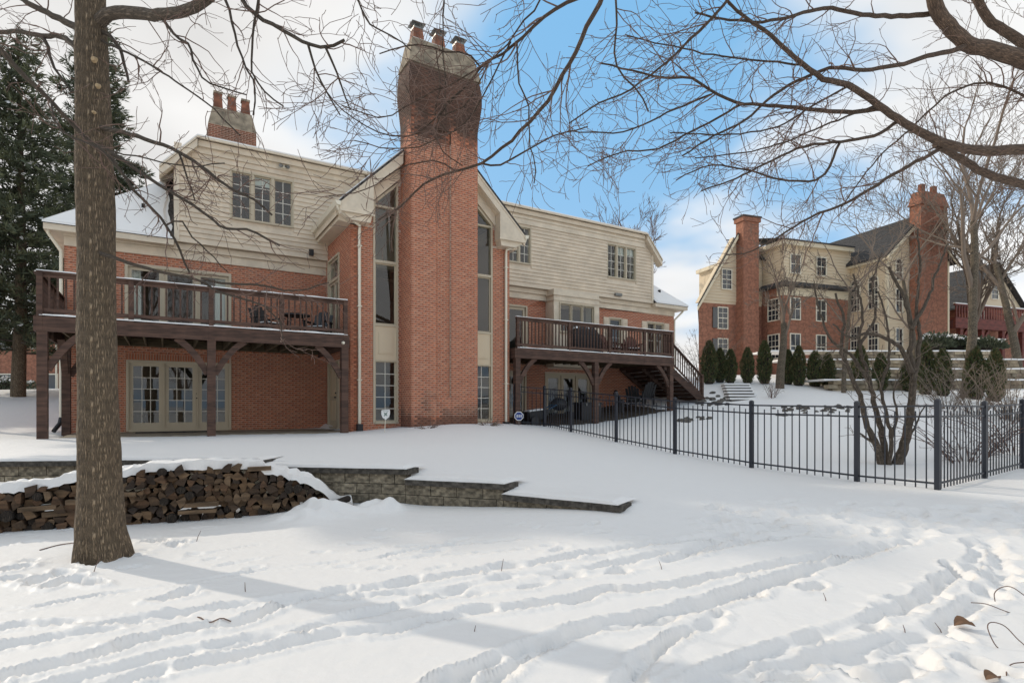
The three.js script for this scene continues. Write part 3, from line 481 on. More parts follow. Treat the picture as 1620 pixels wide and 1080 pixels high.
// --- main roof: steep hipped skirts with snow, a low roof on top
{
  const e = [-2.85, 22.15, 19.55, 33.6], yE = 6.57, ins = 3.6, yT = yE + ins * 0.92, rf = new MB(), sn = new MB();
  const ring = (i, y) => [P(e[0] + i, y, e[2] + i), P(e[1] - i, y, e[2] + i), P(e[1] - i, y, e[3] - i), P(e[0] + i, y, e[3] - i)];
  const a = ring(0, yE), b = ring(ins, yT), c = ring(7.0, yT + 0.6);
  for (let i = 0; i < 4; i++) { const j = (i + 1) % 4; if (i) rf.quad(a[i], a[j], b[j], b[i]); rf.quad(b[i], b[j], c[j], c[i]); }
  const cut = (x, s) => P(x, yE + 0.92 * s, e[2] + s);
  rf.tri(a[0], cut(0.2, 0), cut(0.2, 3.05)).tri(a[1], cut(19.9, 2.25), cut(19.9, 0)); rf.quad(cut(0.2, 0.9), cut(19.9, 0.9), b[1], b[0]); rf.tri(cut(0.2, 0.9), b[0], cut(0.2, 3.05)).tri(cut(19.9, 0.9), cut(19.9, 2.25), b[1]);
  rf.quad(c[0], c[1], c[2], c[3]); rf.quad(...ring(0.48, yE - 0.03).reverse());
  part(house, 'roof', rf, M.roof);
  const sa = ring(0.03, yE + 0.10), sb = ring(ins, yT + 0.07), base = ring(0.02, yE + 0.02);
  // snow on the two front corners and the ends, melted back beside the upper storey
  const strip = (x0, x1, toL) => { const K = 26, J = 26; for (let i = 0; i < K; i++) for (let j = 0; j < J; j++) { const q = (u, v) => { const s = v * ins; let xa = toL ? e[0] + s + 0.01 : x0, xb = toL ? x1 : e[1] - s - 0.01; const rag = 0.10 * noise(u * 0 + v * 9, 3, 1) + 0.25 * v * v; if (toL) xb -= rag + 0.08; else xa += rag + 0.05; if (xb < xa) xb = xa + 0.01; const x = mix(xa, xb, u); return P(x, yE + 0.92 * s + 0.065 + 0.015 * fbm(x * 3, s * 3, 2, 3) - (v > 0.97 ? 0.05 : 0) - (u > 0.96 && toL ? 0.055 : 0) - (u < 0.04 && !toL ? 0.055 : 0), e[2] + s + (v < 0.02 ? -0.0 : 0)); }; sn.quad(q(i / K, j / J), q((i + 1) / K, j / J), q((i + 1) / K, (j + 1) / J), q(i / K, (j + 1) / J)); } };
  strip(e[0], 0.2, true); strip(19.9, e[1], false);
  sn.hex([P(e[0], yE + 0.005, e[2] - 0.01), P(0.2, yE + 0.005, e[2] - 0.01), P(0.2, yE + 0.04, e[2] + 0.04), P(e[0], yE + 0.04, e[2] + 0.04), P(e[0], yE + 0.07, e[2] + 0.005), P(0.1, yE + 0.07, e[2] + 0.005), P(0.1, yE + 0.08, e[2] + 0.04), P(e[0], yE + 0.08, e[2] + 0.04)]);
  sn.hex([P(19.95, yE + 0.005, e[2] - 0.01), P(e[1], yE + 0.005, e[2] - 0.01), P(e[1], yE + 0.04, e[2] + 0.04), P(19.95, yE + 0.04, e[2] + 0.04), P(19.95, yE + 0.07, e[2] + 0.005), P(e[1], yE + 0.07, e[2] + 0.005), P(e[1], yE + 0.08, e[2] + 0.04), P(19.95, yE + 0.08, e[2] + 0.04)]);
  sn.quad(a[3].clone().setY(yE + 0.07), a[0].clone().setY(yE + 0.07), b[0].clone().setY(yT + 0.07), b[3].clone().setY(yT + 0.07)).quad(a[1].clone().setY(yE + 0.07), a[2].clone().setY(yE + 0.07), b[2].clone().setY(yT + 0.07), b[1].clone().setY(yT + 0.07));
  part(house, 'roof_snow', sn, M.snowSoft, 'snow lying on the lower hipped roof');
  for (const q of [new MB().box(-2.83, 0.19, 6.40, 6.565, -19.99, -19.58).box(-2.83, -2.44, 6.40, 6.565, -33.4, -19.985), new MB().box(19.91, 22.12, 6.40, 6.565, -19.99, -19.58).box(21.61, 22.12, 6.40, 6.565, -33.4, -19.985)]) part(house, 'eave', q, M.trim);
  for (const [x, n] of [[-1.35, 20.35], [-0.6, 20.75], [20.55, 20.6], [20.9, 20.3]]) part(house, 'roof_vent', new MB().box(x - 0.05, x + 0.05, yE + (n - e[2]) * 0.92, yE + (n - e[2]) * 0.92 + 0.15, -n - 0.05, -n + 0.05), M.roof);
}
// --- gable over the centre bay
{
  const R0 = 4.24, RX = 7.43, RY = 7.56, sl = 0.98, roofY = (x) => RY + (RX - R0 - Math.abs(x - RX)) * sl;
  const slab = new MB(), sn = new MB();
  for (const sgn of [-1, 1]) {
    const rk = new MB(), so = new MB(), se = new MB(), frz = new MB(), ret = new MB();
    const X = (t) => RX + sgn * t;   // t: metres from the ridge line
    const seg = (mb, t0, t1, n0, n1, lo, hi) => { const k = (t, n, o) => P(X(t), roofY(X(t)) + o, n), q = [k(t1, n0, lo), k(t0, n0, lo), k(t0, n1, lo), k(t1, n1, lo), k(t1, n0, hi), k(t0, n0, hi), k(t0, n1, hi), k(t1, n1, hi)]; mb.hex(sgn < 0 ? q : [q[1], q[0], q[3], q[2], q[5], q[4], q[7], q[6]]); };
    seg(slab, 1.23, 3.19, 16.52, 25, -0.08, 0.0); seg(slab, 0, 1.23, 17.02, 25, -0.08, 0.0);
    seg(sn, 1.23, 3.12, 16.58, 25, 0.002, 0.045); seg(sn, 0, 1.23, 17.02, 25, 0.002, 0.045);
    seg(rk, 1.25, 3.17, 16.55, 16.61, -0.42, -0.082); seg(rk, 1.25, 3.185, 16.53, 16.555, -0.16, -0.083);
    seg(so, 1.25, 2.16, 16.61, 16.92, -0.44, -0.40);
    seg(frz, 1.25, 2.16, 16.86, 16.94, -0.80, -0.44);
    seg(se, 2.6, 3.17, 16.97, 19.7, -0.36, -0.10);
    // cornice return
    const a = X(3.13), b = X(2.17), poly = [[a, 7.27], [b, 7.27], [b, roofY(b) - 0.3], [a, roofY(a) - 0.1]];
    ret.prism(poly, (x, y) => P(x, y, 16.545), (x, y) => P(x, y, 16.93)); ret.prism([[X(3.1), 7.28], [X(2.2), 7.28], [X(2.25), 7.07], [X(2.80), 7.07]], (x, y) => P(x, y, 16.60), (x, y) => P(x, y, 16.945));
    ret.prism([[X(3.16), 7.26], [X(2.14), 7.26], [X(2.14), 7.31], [X(3.16), 7.31]], (x, y) => P(x, y, 16.51), (x, y) => P(x, y, 16.544));
    part(house, 'rake_board', rk, M.trim); part(house, 'soffit', so, M.trim); part(house, 'soffit', se, M.trim); part(house, 'frieze', frz, M.trim); part(house, 'cornice_return', ret, M.trim);
    // eave along the side, its gutter and downspout
    const ev = new MB(); ev.prism([[X(3.1), 7.12], [X(2.76), 7.06], [X(2.76), 7.42], [X(3.1), 7.42]], (x, y) => P(x, y, 16.95), (x, y) => P(x, y, 19.74)); part(house, 'eave', ev, M.trim);
    const gt = new MB().prism([[X(3.15), 7.40], [X(3.26), 7.42], [X(3.31), 7.53], [X(3.15), 7.53]], (x, y) => P(x, y, 16.5), (x, y) => P(x, y, 19.74)); part(house, 'gutter', gt, M.white);
    const px = sgn < 0 ? 4.93 : 10.02, dn = new MB().tube([P(X(3.22), 7.42, 16.6), P(X(3.2), 7.32, 16.62), P(mix(X(3.2), px, 0.5), 7.16, 16.74), P(px, 7.02, 16.85), P(px, 6.85, 16.88), P(px, 4, 16.88), P(px, 1.08, 16.88)], () => 0.046, 8); part(house, 'downspout', dn, M.white);
    part(house, 'drain_boot', new MB().box(px - 0.08, px + 0.08, 0.85, 1.1, -16.96, -16.78), M.black);
    for (const y of [2.4, 4.6, 6.4]) part(house, 'pipe_clip', new MB().box(px - 0.065, px + 0.065, y, y + 0.03, -16.94, -16.82), M.white);
  }
  part(house, 'gable_roof', slab, M.roof); part(house, 'roof_snow', sn, M.snowSoft, 'thin snow on the gable roof');
}
// --- tall chimney on the bay, second chimney on the roof behind
const pots = (ch, list, y, s, capped) => { for (const [x, n, h] of list) { const a = 0.19 * s, b = 0.14 * s; const q = sub(ch, 'chimney_pot'); part(q, 'clay_flue', new MB().hex([P(x - a, y - 0.02, n - a), P(x + a, y - 0.02, n - a), P(x + a, y - 0.02, n + a), P(x - a, y - 0.02, n + a), P(x - b, y + h, n - b), P(x + b, y + h, n - b), P(x + b, y + h, n + b), P(x - b, y + h, n + b)]), M.pot);
  if (capped) { const m = new MB(); for (const [i, j] of [[-1, -1], [1, -1], [1, 1], [-1, 1]]) m.box(x + i * b * 0.9 - 0.012, x + i * b * 0.9 + 0.012, y + h - 0.02, y + h + 0.14, -n - j * b * 0.9 - 0.012, -n - j * b * 0.9 + 0.012); m.box(x - b, x + b, y + h - 0.01, y + h + 0.05, -n - b, -n + b); m.hex([P(x - 0.22, y + h + 0.14, n - 0.22), P(x + 0.22, y + h + 0.14, n - 0.22), P(x + 0.22, y + h + 0.14, n + 0.22), P(x - 0.22, y + h + 0.14, n + 0.22), P(x - 0.12, y + h + 0.22, n - 0.12), P(x + 0.12, y + h + 0.22, n - 0.12), P(x + 0.12, y + h + 0.22, n + 0.12), P(x - 0.12, y + h + 0.22, n + 0.12)]); part(q, 'rain_cap', m, M.metal); }
  else part(q, 'rim', new MB().box(x - b - 0.03, x + b + 0.03, y + h - 0.002, y + h + 0.07, -n - b - 0.03, -n + b + 0.03), M.concrete); } };
const chimney = sub(house, 'chimney');
{
  const x0 = 6.25, x1 = 8.5, n0 = 16.09, n1 = 17.0, nb = 16.78, mb = new MB();
  const prof = (y) => y < 10.3 ? 0 : y < 11.15 ? 0.10 * (y - 10.3) / 0.85 : y < 11.5 ? 0.10 : 0.10 - 0.06 * (y - 11.5) / 0.43;
  const RB = Y0 + 20 * CH, RT = Y0 + 142 * CH;
  for (const [ya, yb, nm, mt] of [[Y0, Y0 + 11 * CH, 'foot', M.mortarDamp], [Y0 + 11 * CH, RB, 'core', M.mortar], [RB, Y0 + 136 * CH, 'core', M.mortar], [Y0 + 136 * CH, RT, 'sooty_core', M.mortarSoot], [RT, 10.3, 'sooty_core', M.mortarSoot]]) { const q = new MB(); if (ya < RB || ya >= RT) q.box(x0, x1, ya, yb, -n1, -n0); else q.box(x0, 7.07, ya, yb, -n1, -n0).box(7.56, x1, ya, yb, -n1, -n0).box(7.07, 7.56, ya, yb, -n1, -n0 - 0.09); part(chimney, nm, q, mt); }
  for (let y = 10.3; y < 11.9; y += CH) { const o = prof(y + 0.03); mb.box(x0 - o, x1 + o, y, Math.min(y + CH, 11.93), -n1 - o * 0.2, -n0 + o); }
  part(chimney, 'corbel', mb, M.mortarSoot);
  // soot under the cap and damp at the foot, both with ragged outlines
  const soot = (x, y) => { const e = fbm(x * 2.1, y * 1.4, 5, 3); return clamp(smooth(9.3, 10.5, y + e * 2.4) * (0.9 + 0.25 * e) + smooth(1.85, 1.2, y + e * 1.3) * 0.66, 0, 0.94); };
  const f = front(0, 0, n0);
  lay(f, x0, 7.07, Y0, 10.305, [], { stain: soot }); lay(f, 7.56, x1, Y0, 10.305, [], { stain: soot });
  lay(front(0, 0, n0 + 0.09), 7.07, 7.56, RB, RT + 0.01, [], { stain: soot }); lay(f, 7.07, 7.56, Y0, RB + 0.01, [], { stain: soot }); lay(f, 7.07, 7.56, RT, 10.305, [], { stain: soot });
  lay(f, x0, x1, Y0 + 144 * CH, 11.9, [], { off: prof, wide: true, stain: soot });
  const s = leftward(x0, 0, n1); lay(s, 0.02, n1 - n0, Y0, 10.3, [], { stain: soot }); lay(s, 0.02, n1 - n0, Y0 + 144 * CH, 11.9, [], { off: prof, max: (y) => n1 - n0 + prof(y), stain: soot });
  part(chimney, 'cap', new MB().hex([P(x0 - 0.09, 11.93, n0 - 0.09), P(x1 + 0.09, 11.93, n0 - 0.09), P(x1 + 0.09, 11.93, nb + 0.2), P(x0 - 0.09, 11.93, nb + 0.2), P(x0 + 0.06, 12.72, n0 + 0.03), P(x1 - 0.14, 12.72, n0 + 0.03), P(x1 - 0.14, 12.72, nb), P(x0 + 0.06, 12.72, nb)]), M.concrete, 'weathered concrete chimney cap');
  part(chimney, 'snow_cap', new MB().box(x0 + 0.09, x1 - 0.17, 12.722, 12.75, -nb + 0.03, -n0 - 0.06), M.snowSoft);
  pots(chimney, [[6.56, 16.42, 0.42], [7.27, 16.42, 0.42], [7.98, 16.42, 0.42]], 12.72, 1, true);
}
{
  const ch = sub(house, 'chimney'), x0 = 1.42, x1 = 3.0, n0 = 24.6, n1 = 25.6, mb = new MB().box(x0, x1, 9.5, 12.45, -n1, -n0).box(x0 - 0.05, x1 + 0.05, 11.7, 12.45, -n1 - 0.05, -n0 + 0.05); part(ch, 'core', mb, M.mortar);
  const soot = (x, y) => clamp(0.62 + 0.6 * fbm(x * 2, y * 2, 6, 3), 0, 0.9);
  lay(front(0, 0, n0), x0, x1, 10.2, 11.7, [], { stain: soot }); lay(front(0, 0, n0 - 0.05), x0 - 0.05, x1 + 0.05, 11.7, 12.45, [], { stain: soot }); lay(leftward(x0 - 0.05, 0, n1), 0, 1.05, 11.7, 12.45, [], { stain: soot });
  part(ch, 'cap', new MB().hex([P(x0 - 0.06, 12.45, n0 - 0.06), P(x1 + 0.06, 12.45, n0 - 0.06), P(x1 + 0.06, 12.45, n1 + 0.06), P(x0 - 0.06, 12.45, n1 + 0.06), P(x0 + 0.1, 13.2, n0 + 0.1), P(x1 - 0.1, 13.2, n0 + 0.1), P(x1 - 0.1, 13.2, n1 - 0.1), P(x0 + 0.1, 13.2, n1 - 0.1)]), M.concrete);
  pots(ch, [[1.72, 25, 0.62], [2.21, 25, 0.6], [2.70, 25, 0.58]], 13.2, 0.92, false);
}
// --- bricks: the nearest 300 are single meshes of the chimney, the rest one body of instances
{
  const cg = new THREE.BoxGeometry(1, 1, 1), cam = camera.position; reseed(9);
  for (const b of bricks) { b.p = L(b.f, b.x, b.y, b.z - 0.02); b.d = b.p.distanceTo(cam) + (b.f.ez.x > 0.5 ? 99 : 0); }
  bricks.sort((a, b) => a.d - b.d);
  const shade = (b) => { const t = tones[Math.floor(b.t * tones.length)], v = 0.94 + 0.12 * ((b.t * 97) % 1), s = b.stain; return [0, 1, 2].map((i) => mix(t[i] * v, [0.062, 0.038, 0.028][i] * v, s)); };
  const bm = new THREE.MeshStandardMaterial({ color: 0xffffff, roughness: 0.88, map: T.brickFace, bumpMap: T.brickFace, bumpScale: 0.0015 });
  const mats = {}, matOf = (c) => { const k = c.map((x) => Math.round(x * 40)).join(); return mats[k] ||= (() => { const m = bm.clone(); m.color = lin(...c); return m; })(); };
  const place = (b, o) => { const m = new THREE.Matrix4().makeBasis(b.f.ex.clone().multiplyScalar(b.w), FY.clone().multiplyScalar(b.h), b.f.ez.clone().multiplyScalar(0.04)); return m.setPosition(b.p.clone().sub(o)); };
  const near = bricks.slice(0, 300), rest = bricks.slice(300);
  const o = house.position;
  for (const b of near) { const m = mesh('brick', cg, matOf(shade(b)), chimney); place(b, o).decompose(m.position, m.quaternion, m.scale); }
  const im = new THREE.InstancedMesh(cg, bm, rest.length); im.name = 'brick'; im.castShadow = im.receiveShadow = true; im.userData.kind = 'stuff';
  rest.forEach((b, i) => { im.setMatrixAt(i, place(b, o)); im.setColorAt(i, lin(...shade(b))); });
  house.add(im); console.log('bricks', bricks.length, Object.keys(mats).length);
}
// --- rooms behind the windows, small fittings
{
  const rm = new MB();
  for (const y of [0.78, 3.45, 6.22]) rm.box(-2.2, 21.37, y, y + 0.1, -33, -20.24);
  rm.box(4.9, 9.97, 0.78, 0.88, -20.23, -17.2);
  part(house, 'floor', rm, M.floorIn);
  const wl = new MB().box(-2.2, 21.37, 0.88, 6.3, -24.1, -24).box(0.45, 19.65, 6.3, 9.4, -24.1, -24).box(4.7, 4.85, 0.88, 6.2, -23.9, -20.3).box(10.05, 10.2, 0.88, 6.2, -23.9, -20.3).box(16.6, 16.7, 0.88, 6.2, -23.9, -20.3).box(1.95, 2.05, 0.88, 3.4, -23.9, -20.3).box(0.42, 19.6, 9.45, 9.5, -24, -20.1);
  part(house, 'inner_wall', wl, M.room);
  const fl = sub(house, 'floodlight'); const p = P(3.27, 9.42, 19.68); part(fl, 'bracket', new MB().box(p.x - 0.06, p.x + 0.06, p.y - 0.05, p.y + 0.05, p.z - 0.03, p.z + 0.03), M.white); for (const s of [-1, 1]) part(fl, 'lamp_head', new MB().tube([p.clone().add(V(s * 0.05, 0.02, 0.02)), p.clone().add(V(s * 0.12, -0.02, 0.12))], [0.04, 0.06], 8), M.metal);
  const sp = P(4.12, 6.74, 19.68); part(house, 'wall_speaker', new MB().box(sp.x - 0.07, sp.x + 0.07, sp.y - 0.1, sp.y + 0.1, sp.z, sp.z + 0.1), M.black);
  const fl2 = sub(house, 'floodlight'), p2 = P(11.0, 9.6, 19.6); part(fl2, 'bracket', new MB().box(p2.x - 0.06, p2.x + 0.06, p2.y - 0.05, p2.y + 0.05, p2.z - 0.06, p2.z + 0.03), M.white); for (const s of [-1, 1]) part(fl2, 'lamp_head', new MB().tube([p2.clone().add(V(s * 0.05, 0, 0.02)), p2.clone().add(V(s * 0.14, -0.04, 0.12))], [0.05, 0.07], 8), M.metal);
  part(house, 'wall_vent', new MB().box(17.45, 17.85, 6.68, 6.80, -19.7, -19.62), M.metal);
  part(house, 'roof_vent', new MB().tube([P(5.15, 9.8, 23), P(5.15, 10.75, 23), P(5.15, 10.85, 23)], [0.16, 0.16, 0.2], 10), M.roof);
  for (const [x, y1] of [[-2.5, 6.3], [21.66, 6.3]]) { const e = x < 0 ? -2.75 : 22.0; part(house, 'downspout', new MB().tube([P(e, 6.45, 19.75), P(e, 6.35, 19.8), P(x, 5.95, 20.0), P(x, 5.7, 20.02), P(x, 3, 20.02), P(x, 1.25, 20.02)], () => 0.045, 8), M.white); part(house, 'drain_boot', new MB().tube([P(x, 1.3, 20.02), P(x - 0.02, 1.15, 19.95), P(x - 0.12, 0.95, 19.7)], () => 0.06, 6), M.black); }
}

// ---------------------------------------------------------------- the two timber decks
function arcBrace(a, b, bow, w, t) {   // a curved knee brace from a to b, bowed towards the post's foot
  const q = new MB(), K = 8, m = a.clone().add(b).multiplyScalar(0.5).add(bow), pt = (u) => a.clone().multiplyScalar((1 - u) * (1 - u)).addScaledVector(m, 2 * u * (1 - u)).addScaledVector(b, u * u);
  const side = V(0, 0, 1), ring = []; 
  for (let i = 0; i <= K; i++) { const p = pt(i / K), tg = pt(Math.min(1, i / K + 0.02)).sub(pt(Math.max(0, i / K - 0.02))).normalize(), nn = tg.clone().cross(side).normalize(); ring.push([-1, 1].flatMap((s) => [-1, 1].map((r) => p.clone().addScaledVector(nn, r * w / 2).addScaledVector(side, s * t / 2)))); }
  for (let i = 0; i < K; i++) { const A = ring[i], B = ring[i + 1]; q.quad(A[0], A[1], B[1], B[0]).quad(A[3], A[2], B[2], B[3]).quad(A[1], A[3], B[3], B[1]).quad(A[2], A[0], B[0], B[2]); }
  q.quad(ring[0][0], ring[0][2], ring[0][3], ring[0][1]).quad(ring[K][1], ring[K][3], ring[K][2], ring[K][0]); return q;
}
function snowBar(dk, a, b, w, h, label) { const mb = new MB(), K = Math.max(2, Math.round(a.distanceTo(b) / 0.12)), t = b.clone().sub(a).normalize(), s = t.clone().cross(FY).normalize(); const row = []; for (let i = 0; i <= K; i++) { const p = a.clone().lerp(b, i / K), hh = h * (0.75 + 0.7 * fbm(p.x * 2.3, p.z * 2.3, 4, 3)), ww = w * (0.94 + 0.12 * noise(p.x * 5, p.z * 5)); row.push([p.clone().addScaledVector(s, -ww / 2), p.clone().addScaledVector(s, -ww * 0.36).add(V(0, hh, 0)), p.clone().addScaledVector(s, ww * 0.36).add(V(0, hh, 0)), p.clone().addScaledVector(s, ww / 2)]); } for (let i = 0; i < K; i++) for (let k = 0; k < 3; k++) mb.quad(row[i][k], row[i][k + 1], row[i + 1][k + 1], row[i + 1][k]); mb.quad(row[0][0], row[0][3], row[0][2], row[0][1]).quad(row[K][0], row[K][1], row[K][2], row[K][3]); return part(dk, 'snow_cover', mb, M.snowSoft, label); }
function railing(dk, p, q, y, h, posts, o = {}) {   // balustrade from p to q ([x, n]); posts: shares of the run
  const A = (u, yy) => P(mix(p[0], q[0], u), yy, mix(p[1], q[1], u)), len = Math.hypot(q[0] - p[0], q[1] - p[1]);
  part(dk, 'handrail', new MB().beam(A(0, y + h - 0.02), A(1, y + h - 0.02), 0.14, 0.04), M.deck);
  part(dk, 'top_rail', new MB().beam(A(0, y + h - 0.085), A(1, y + h - 0.085), 0.04, 0.09), M.deck);
  part(dk, 'bottom_rail', new MB().beam(A(0, y + 0.12), A(1, y + 0.12), 0.045, 0.085), M.deck);
  const n = Math.round(len / 0.148);
  for (let i = 0; i < n; i++) { const u = (i + 0.5) / n; if (posts.some((t) => Math.abs(t - u) * len < 0.1)) continue; const b = A(u, y); part(dk, 'baluster', new MB().box(b.x - 0.019, b.x + 0.019, y + 0.16, y + h - 0.12, b.z - 0.0185, b.z + 0.0185), M.deck); }
  for (const t of posts) { const b = A(t, y); part(dk, 'rail_post', new MB().box(b.x - 0.055, b.x + 0.055, y - (o.low ?? 0.36), y + h - 0.04, b.z - 0.055, b.z + 0.055), M.deck); }
  snowBar(dk, A(0, y + h), A(1, y + h), 0.13, 0.035);
}
function makeDeck(label, x0, x1, nf, nb, y, h, posts, o) {
  const dk = thing('timber_deck', label, 'deck', P((x0 + x1) / 2, 0.9, (nf + nb) / 2));
  const fh = 0.33, yb = y - 0.03 - fh;
  // boards
  for (let n = nf + 0.02, k = 0; n < nb - 0.02; n += 0.142, k++) part(dk, 'deck_board', new MB().box(x0 + 0.01, x1 - 0.01, y - 0.028, y, -Math.min(n + 0.137, nb - 0.01), -n), M.deckDark);
  part(dk, 'fascia', new MB().box(x0, x1, yb, y - 0.029, -nf - 0.045, -nf), M.deck);
  part(dk, 'fascia', new MB().box(x0, x0 + 0.045, yb, y - 0.029, -nb + 0.02, -nf - 0.046), M.deck); part(dk, 'fascia', new MB().box(x1 - 0.045, x1, yb, y - 0.029, -nb + 0.02, -nf - 0.046), M.deck);
  for (let x = x0 + 0.4; x < x1 - 0.2; x += 0.405) part(dk, 'joist', new MB().box(x - 0.02, x + 0.02, y - 0.03 - 0.235, y - 0.029, -nb + 0.06, -nf - 0.048), M.joist);
  part(dk, 'ledger', new MB().box(x0 + 0.05, x1 - 0.05, y - 0.27, y - 0.03, -nb + 0.012, -nb + 0.055), M.joist);
  posts.forEach(([x, n, foot], i) => {
    part(dk, 'post', new MB().box(x - 0.095, x + 0.095, foot - 0.2, yb + (n > nf + 0.5 ? 0 : 0.02), -n - 0.095, -n + 0.095), M.deck);
    for (const s of [-1, 1]) { if (o.braces[i] && !o.braces[i].includes(s)) continue; part(dk, 'knee_brace', arcBrace(P(x + s * 0.08, yb - 0.85, n), P(x + s * 0.78, yb + 0.02, n), V(s * -0.02, 0.22, 0), 0.15, 0.10), M.deck); }
  });
  if (o.edge) snowBar(dk, P(x0 + 0.1, y, nf + 0.03), P(x1 - 0.05, y, nf + 0.03), 0.085, 0.045);
  return dk;
}
{
  const y = 3.65, gd = (x, n) => Hw(x, n);
  const dk = makeDeck('dark brown raised timber deck on the left wing beside the leaning trunk', -2.52, 4.46, 16.25, 20, y, 0.99, [[-2.37, 16.35, gd(-2.37, 16.35)], [0.98, 16.35, gd(0.98, 16.35)], [4.34, 16.35, gd(4.34, 16.35)], [-2.3, 19.3, 0.8]], { edge: true, braces: [[1], [-1, 1], [-1], [1]] });
  railing(dk, [-2.47, 16.30], [4.41, 16.30], y, 0.99, [0.008, 0.255, 0.50, 0.745, 0.992]);
  railing(dk, [-2.47, 16.40], [-2.47, 19.95], y, 0.99, [0.5, 0.99]);
  part(dk, 'rim_light', new MB().tube([P(4.28, 3.42, 16.245), P(4.28, 3.42, 16.18)], [0.05, 0.035], 10), M.white, 'small round white light on the fascia');
  // plank of the brace pair on the left end
  part(dk, 'knee_brace', arcBrace(P(-2.3, 2.5, 19.1), P(-2.3, 3.32, 18.4), V(0, 0.2, 0.02), 0.15, 0.1), M.deck);
}
{
  const y = 3.66, x0 = 10.27, x1 = 18.05, nf = 16.68;
  const dk = makeDeck('long dark brown timber deck with stairs on the right wing', x0, x1, nf, 20, y, 1.07, [[10.40, 16.78, 0.85], [13.9, 16.78, Hw(13.9, 16.78)], [17.9, 16.78, Hw(17.9, 16.78)]], { edge: true, braces: [[1], [-1, 1], [-1]] });
  railing(dk, [x0 + 0.06, nf + 0.05], [x1 - 0.05, nf + 0.05], y, 1.07, [0.01, 0.30, 0.55, 0.79, 0.992]);
  railing(dk, [x1 - 0.06, nf + 0.1], [x1 - 0.06, 17.2], y, 1.07, [0.99]);
  // the wide stair down to the right
  const n0 = 17.25, n1 = 19.85, X0 = x1, X1 = 20.45, yA = y, yB = 1.98, K = 10, st = sub(dk, 'stair');
  for (const n of [n0, (n0 + n1) / 2, n1]) part(st, 'stringer', new MB().prism([[X0 - 0.05, yA - 0.03], [X0 - 0.05, yA - 0.42], [X1, yB - 0.28], [X1 + 0.12, yB - 0.1], [X1 + 0.12, yB + 0.05]], (a, b) => P(a, b, n - 0.03), (a, b) => P(a, b, n + 0.03)), M.deckDark);
  for (let k = 1; k <= K; k++) { const x = mix(X0, X1, (k - 1) / K), yy = mix(yA, yB, k / (K + 0.5)); part(st, 'tread', new MB().box(x - 0.02, x + 0.27, yy - 0.04, yy, -n1 - 0.02, -n0 + 0.02), M.deckDark); part(st, 'riser', new MB().box(x - 0.01, x + 0.015, yy - 0.15, yy - 0.041, -n1, -n0), M.deckDark); part(st, 'snow_cover', new MB().box(x + 0.0, x + 0.26, yy + 0.001, yy + 0.035, -n1, -n0), M.snowSoft); }
  for (const n of [n0 + 0.04, n1 - 0.04]) {
    const A = (u, o) => P(mix(X0 + 0.05, X1, u), mix(yA, yB, u) + o, n);
    part(st, 'handrail', new MB().beam(A(0, 1.0), A(1, 1.0), 0.13, 0.045), M.deck); part(st, 'bottom_rail', new MB().beam(A(0, 0.16), A(1, 0.16), 0.045, 0.07), M.deck);
    for (let i = 1; i < 17; i++) { const b = A(i / 17, 0.16), t = A(i / 17, 0.98); part(st, 'baluster', new MB().box(b.x - 0.019, b.x + 0.019, b.y, t.y, b.z - 0.018, b.z + 0.018), M.deck); }
    part(st, 'newel_post', new MB().box(X1 - 0.05, X1 + 0.06, 1.6, yB + 1.08, -n - 0.055, -n + 0.055), M.deck);
  }
}
// concrete patio under the left deck, with its door mat
{
  const m = mesh('patio', new MB().box(-2.2, 4.66, 0.5, 0.875, -20, -16.9).geom(), M.concrete, scene); tag(m, 'bare concrete patio under the left deck', 'patio', null, 'structure');
  single('door_mat', new MB().hex([P(-0.75, 0, 18.85), P(1.25, 0, 18.85), P(1.25, 0, 19.55), P(-0.75, 0, 19.55), P(-0.73, 0.018, 18.87), P(1.23, 0.018, 18.87), P(1.23, 0.018, 19.53), P(-0.73, 0.018, 19.53)].map((v) => v.add(V(0, 0.8755, 0)))), M.black, 'long black mat in front of the glazed patio door', 'mat', P(0.25, 0.8755, 19.2));
}

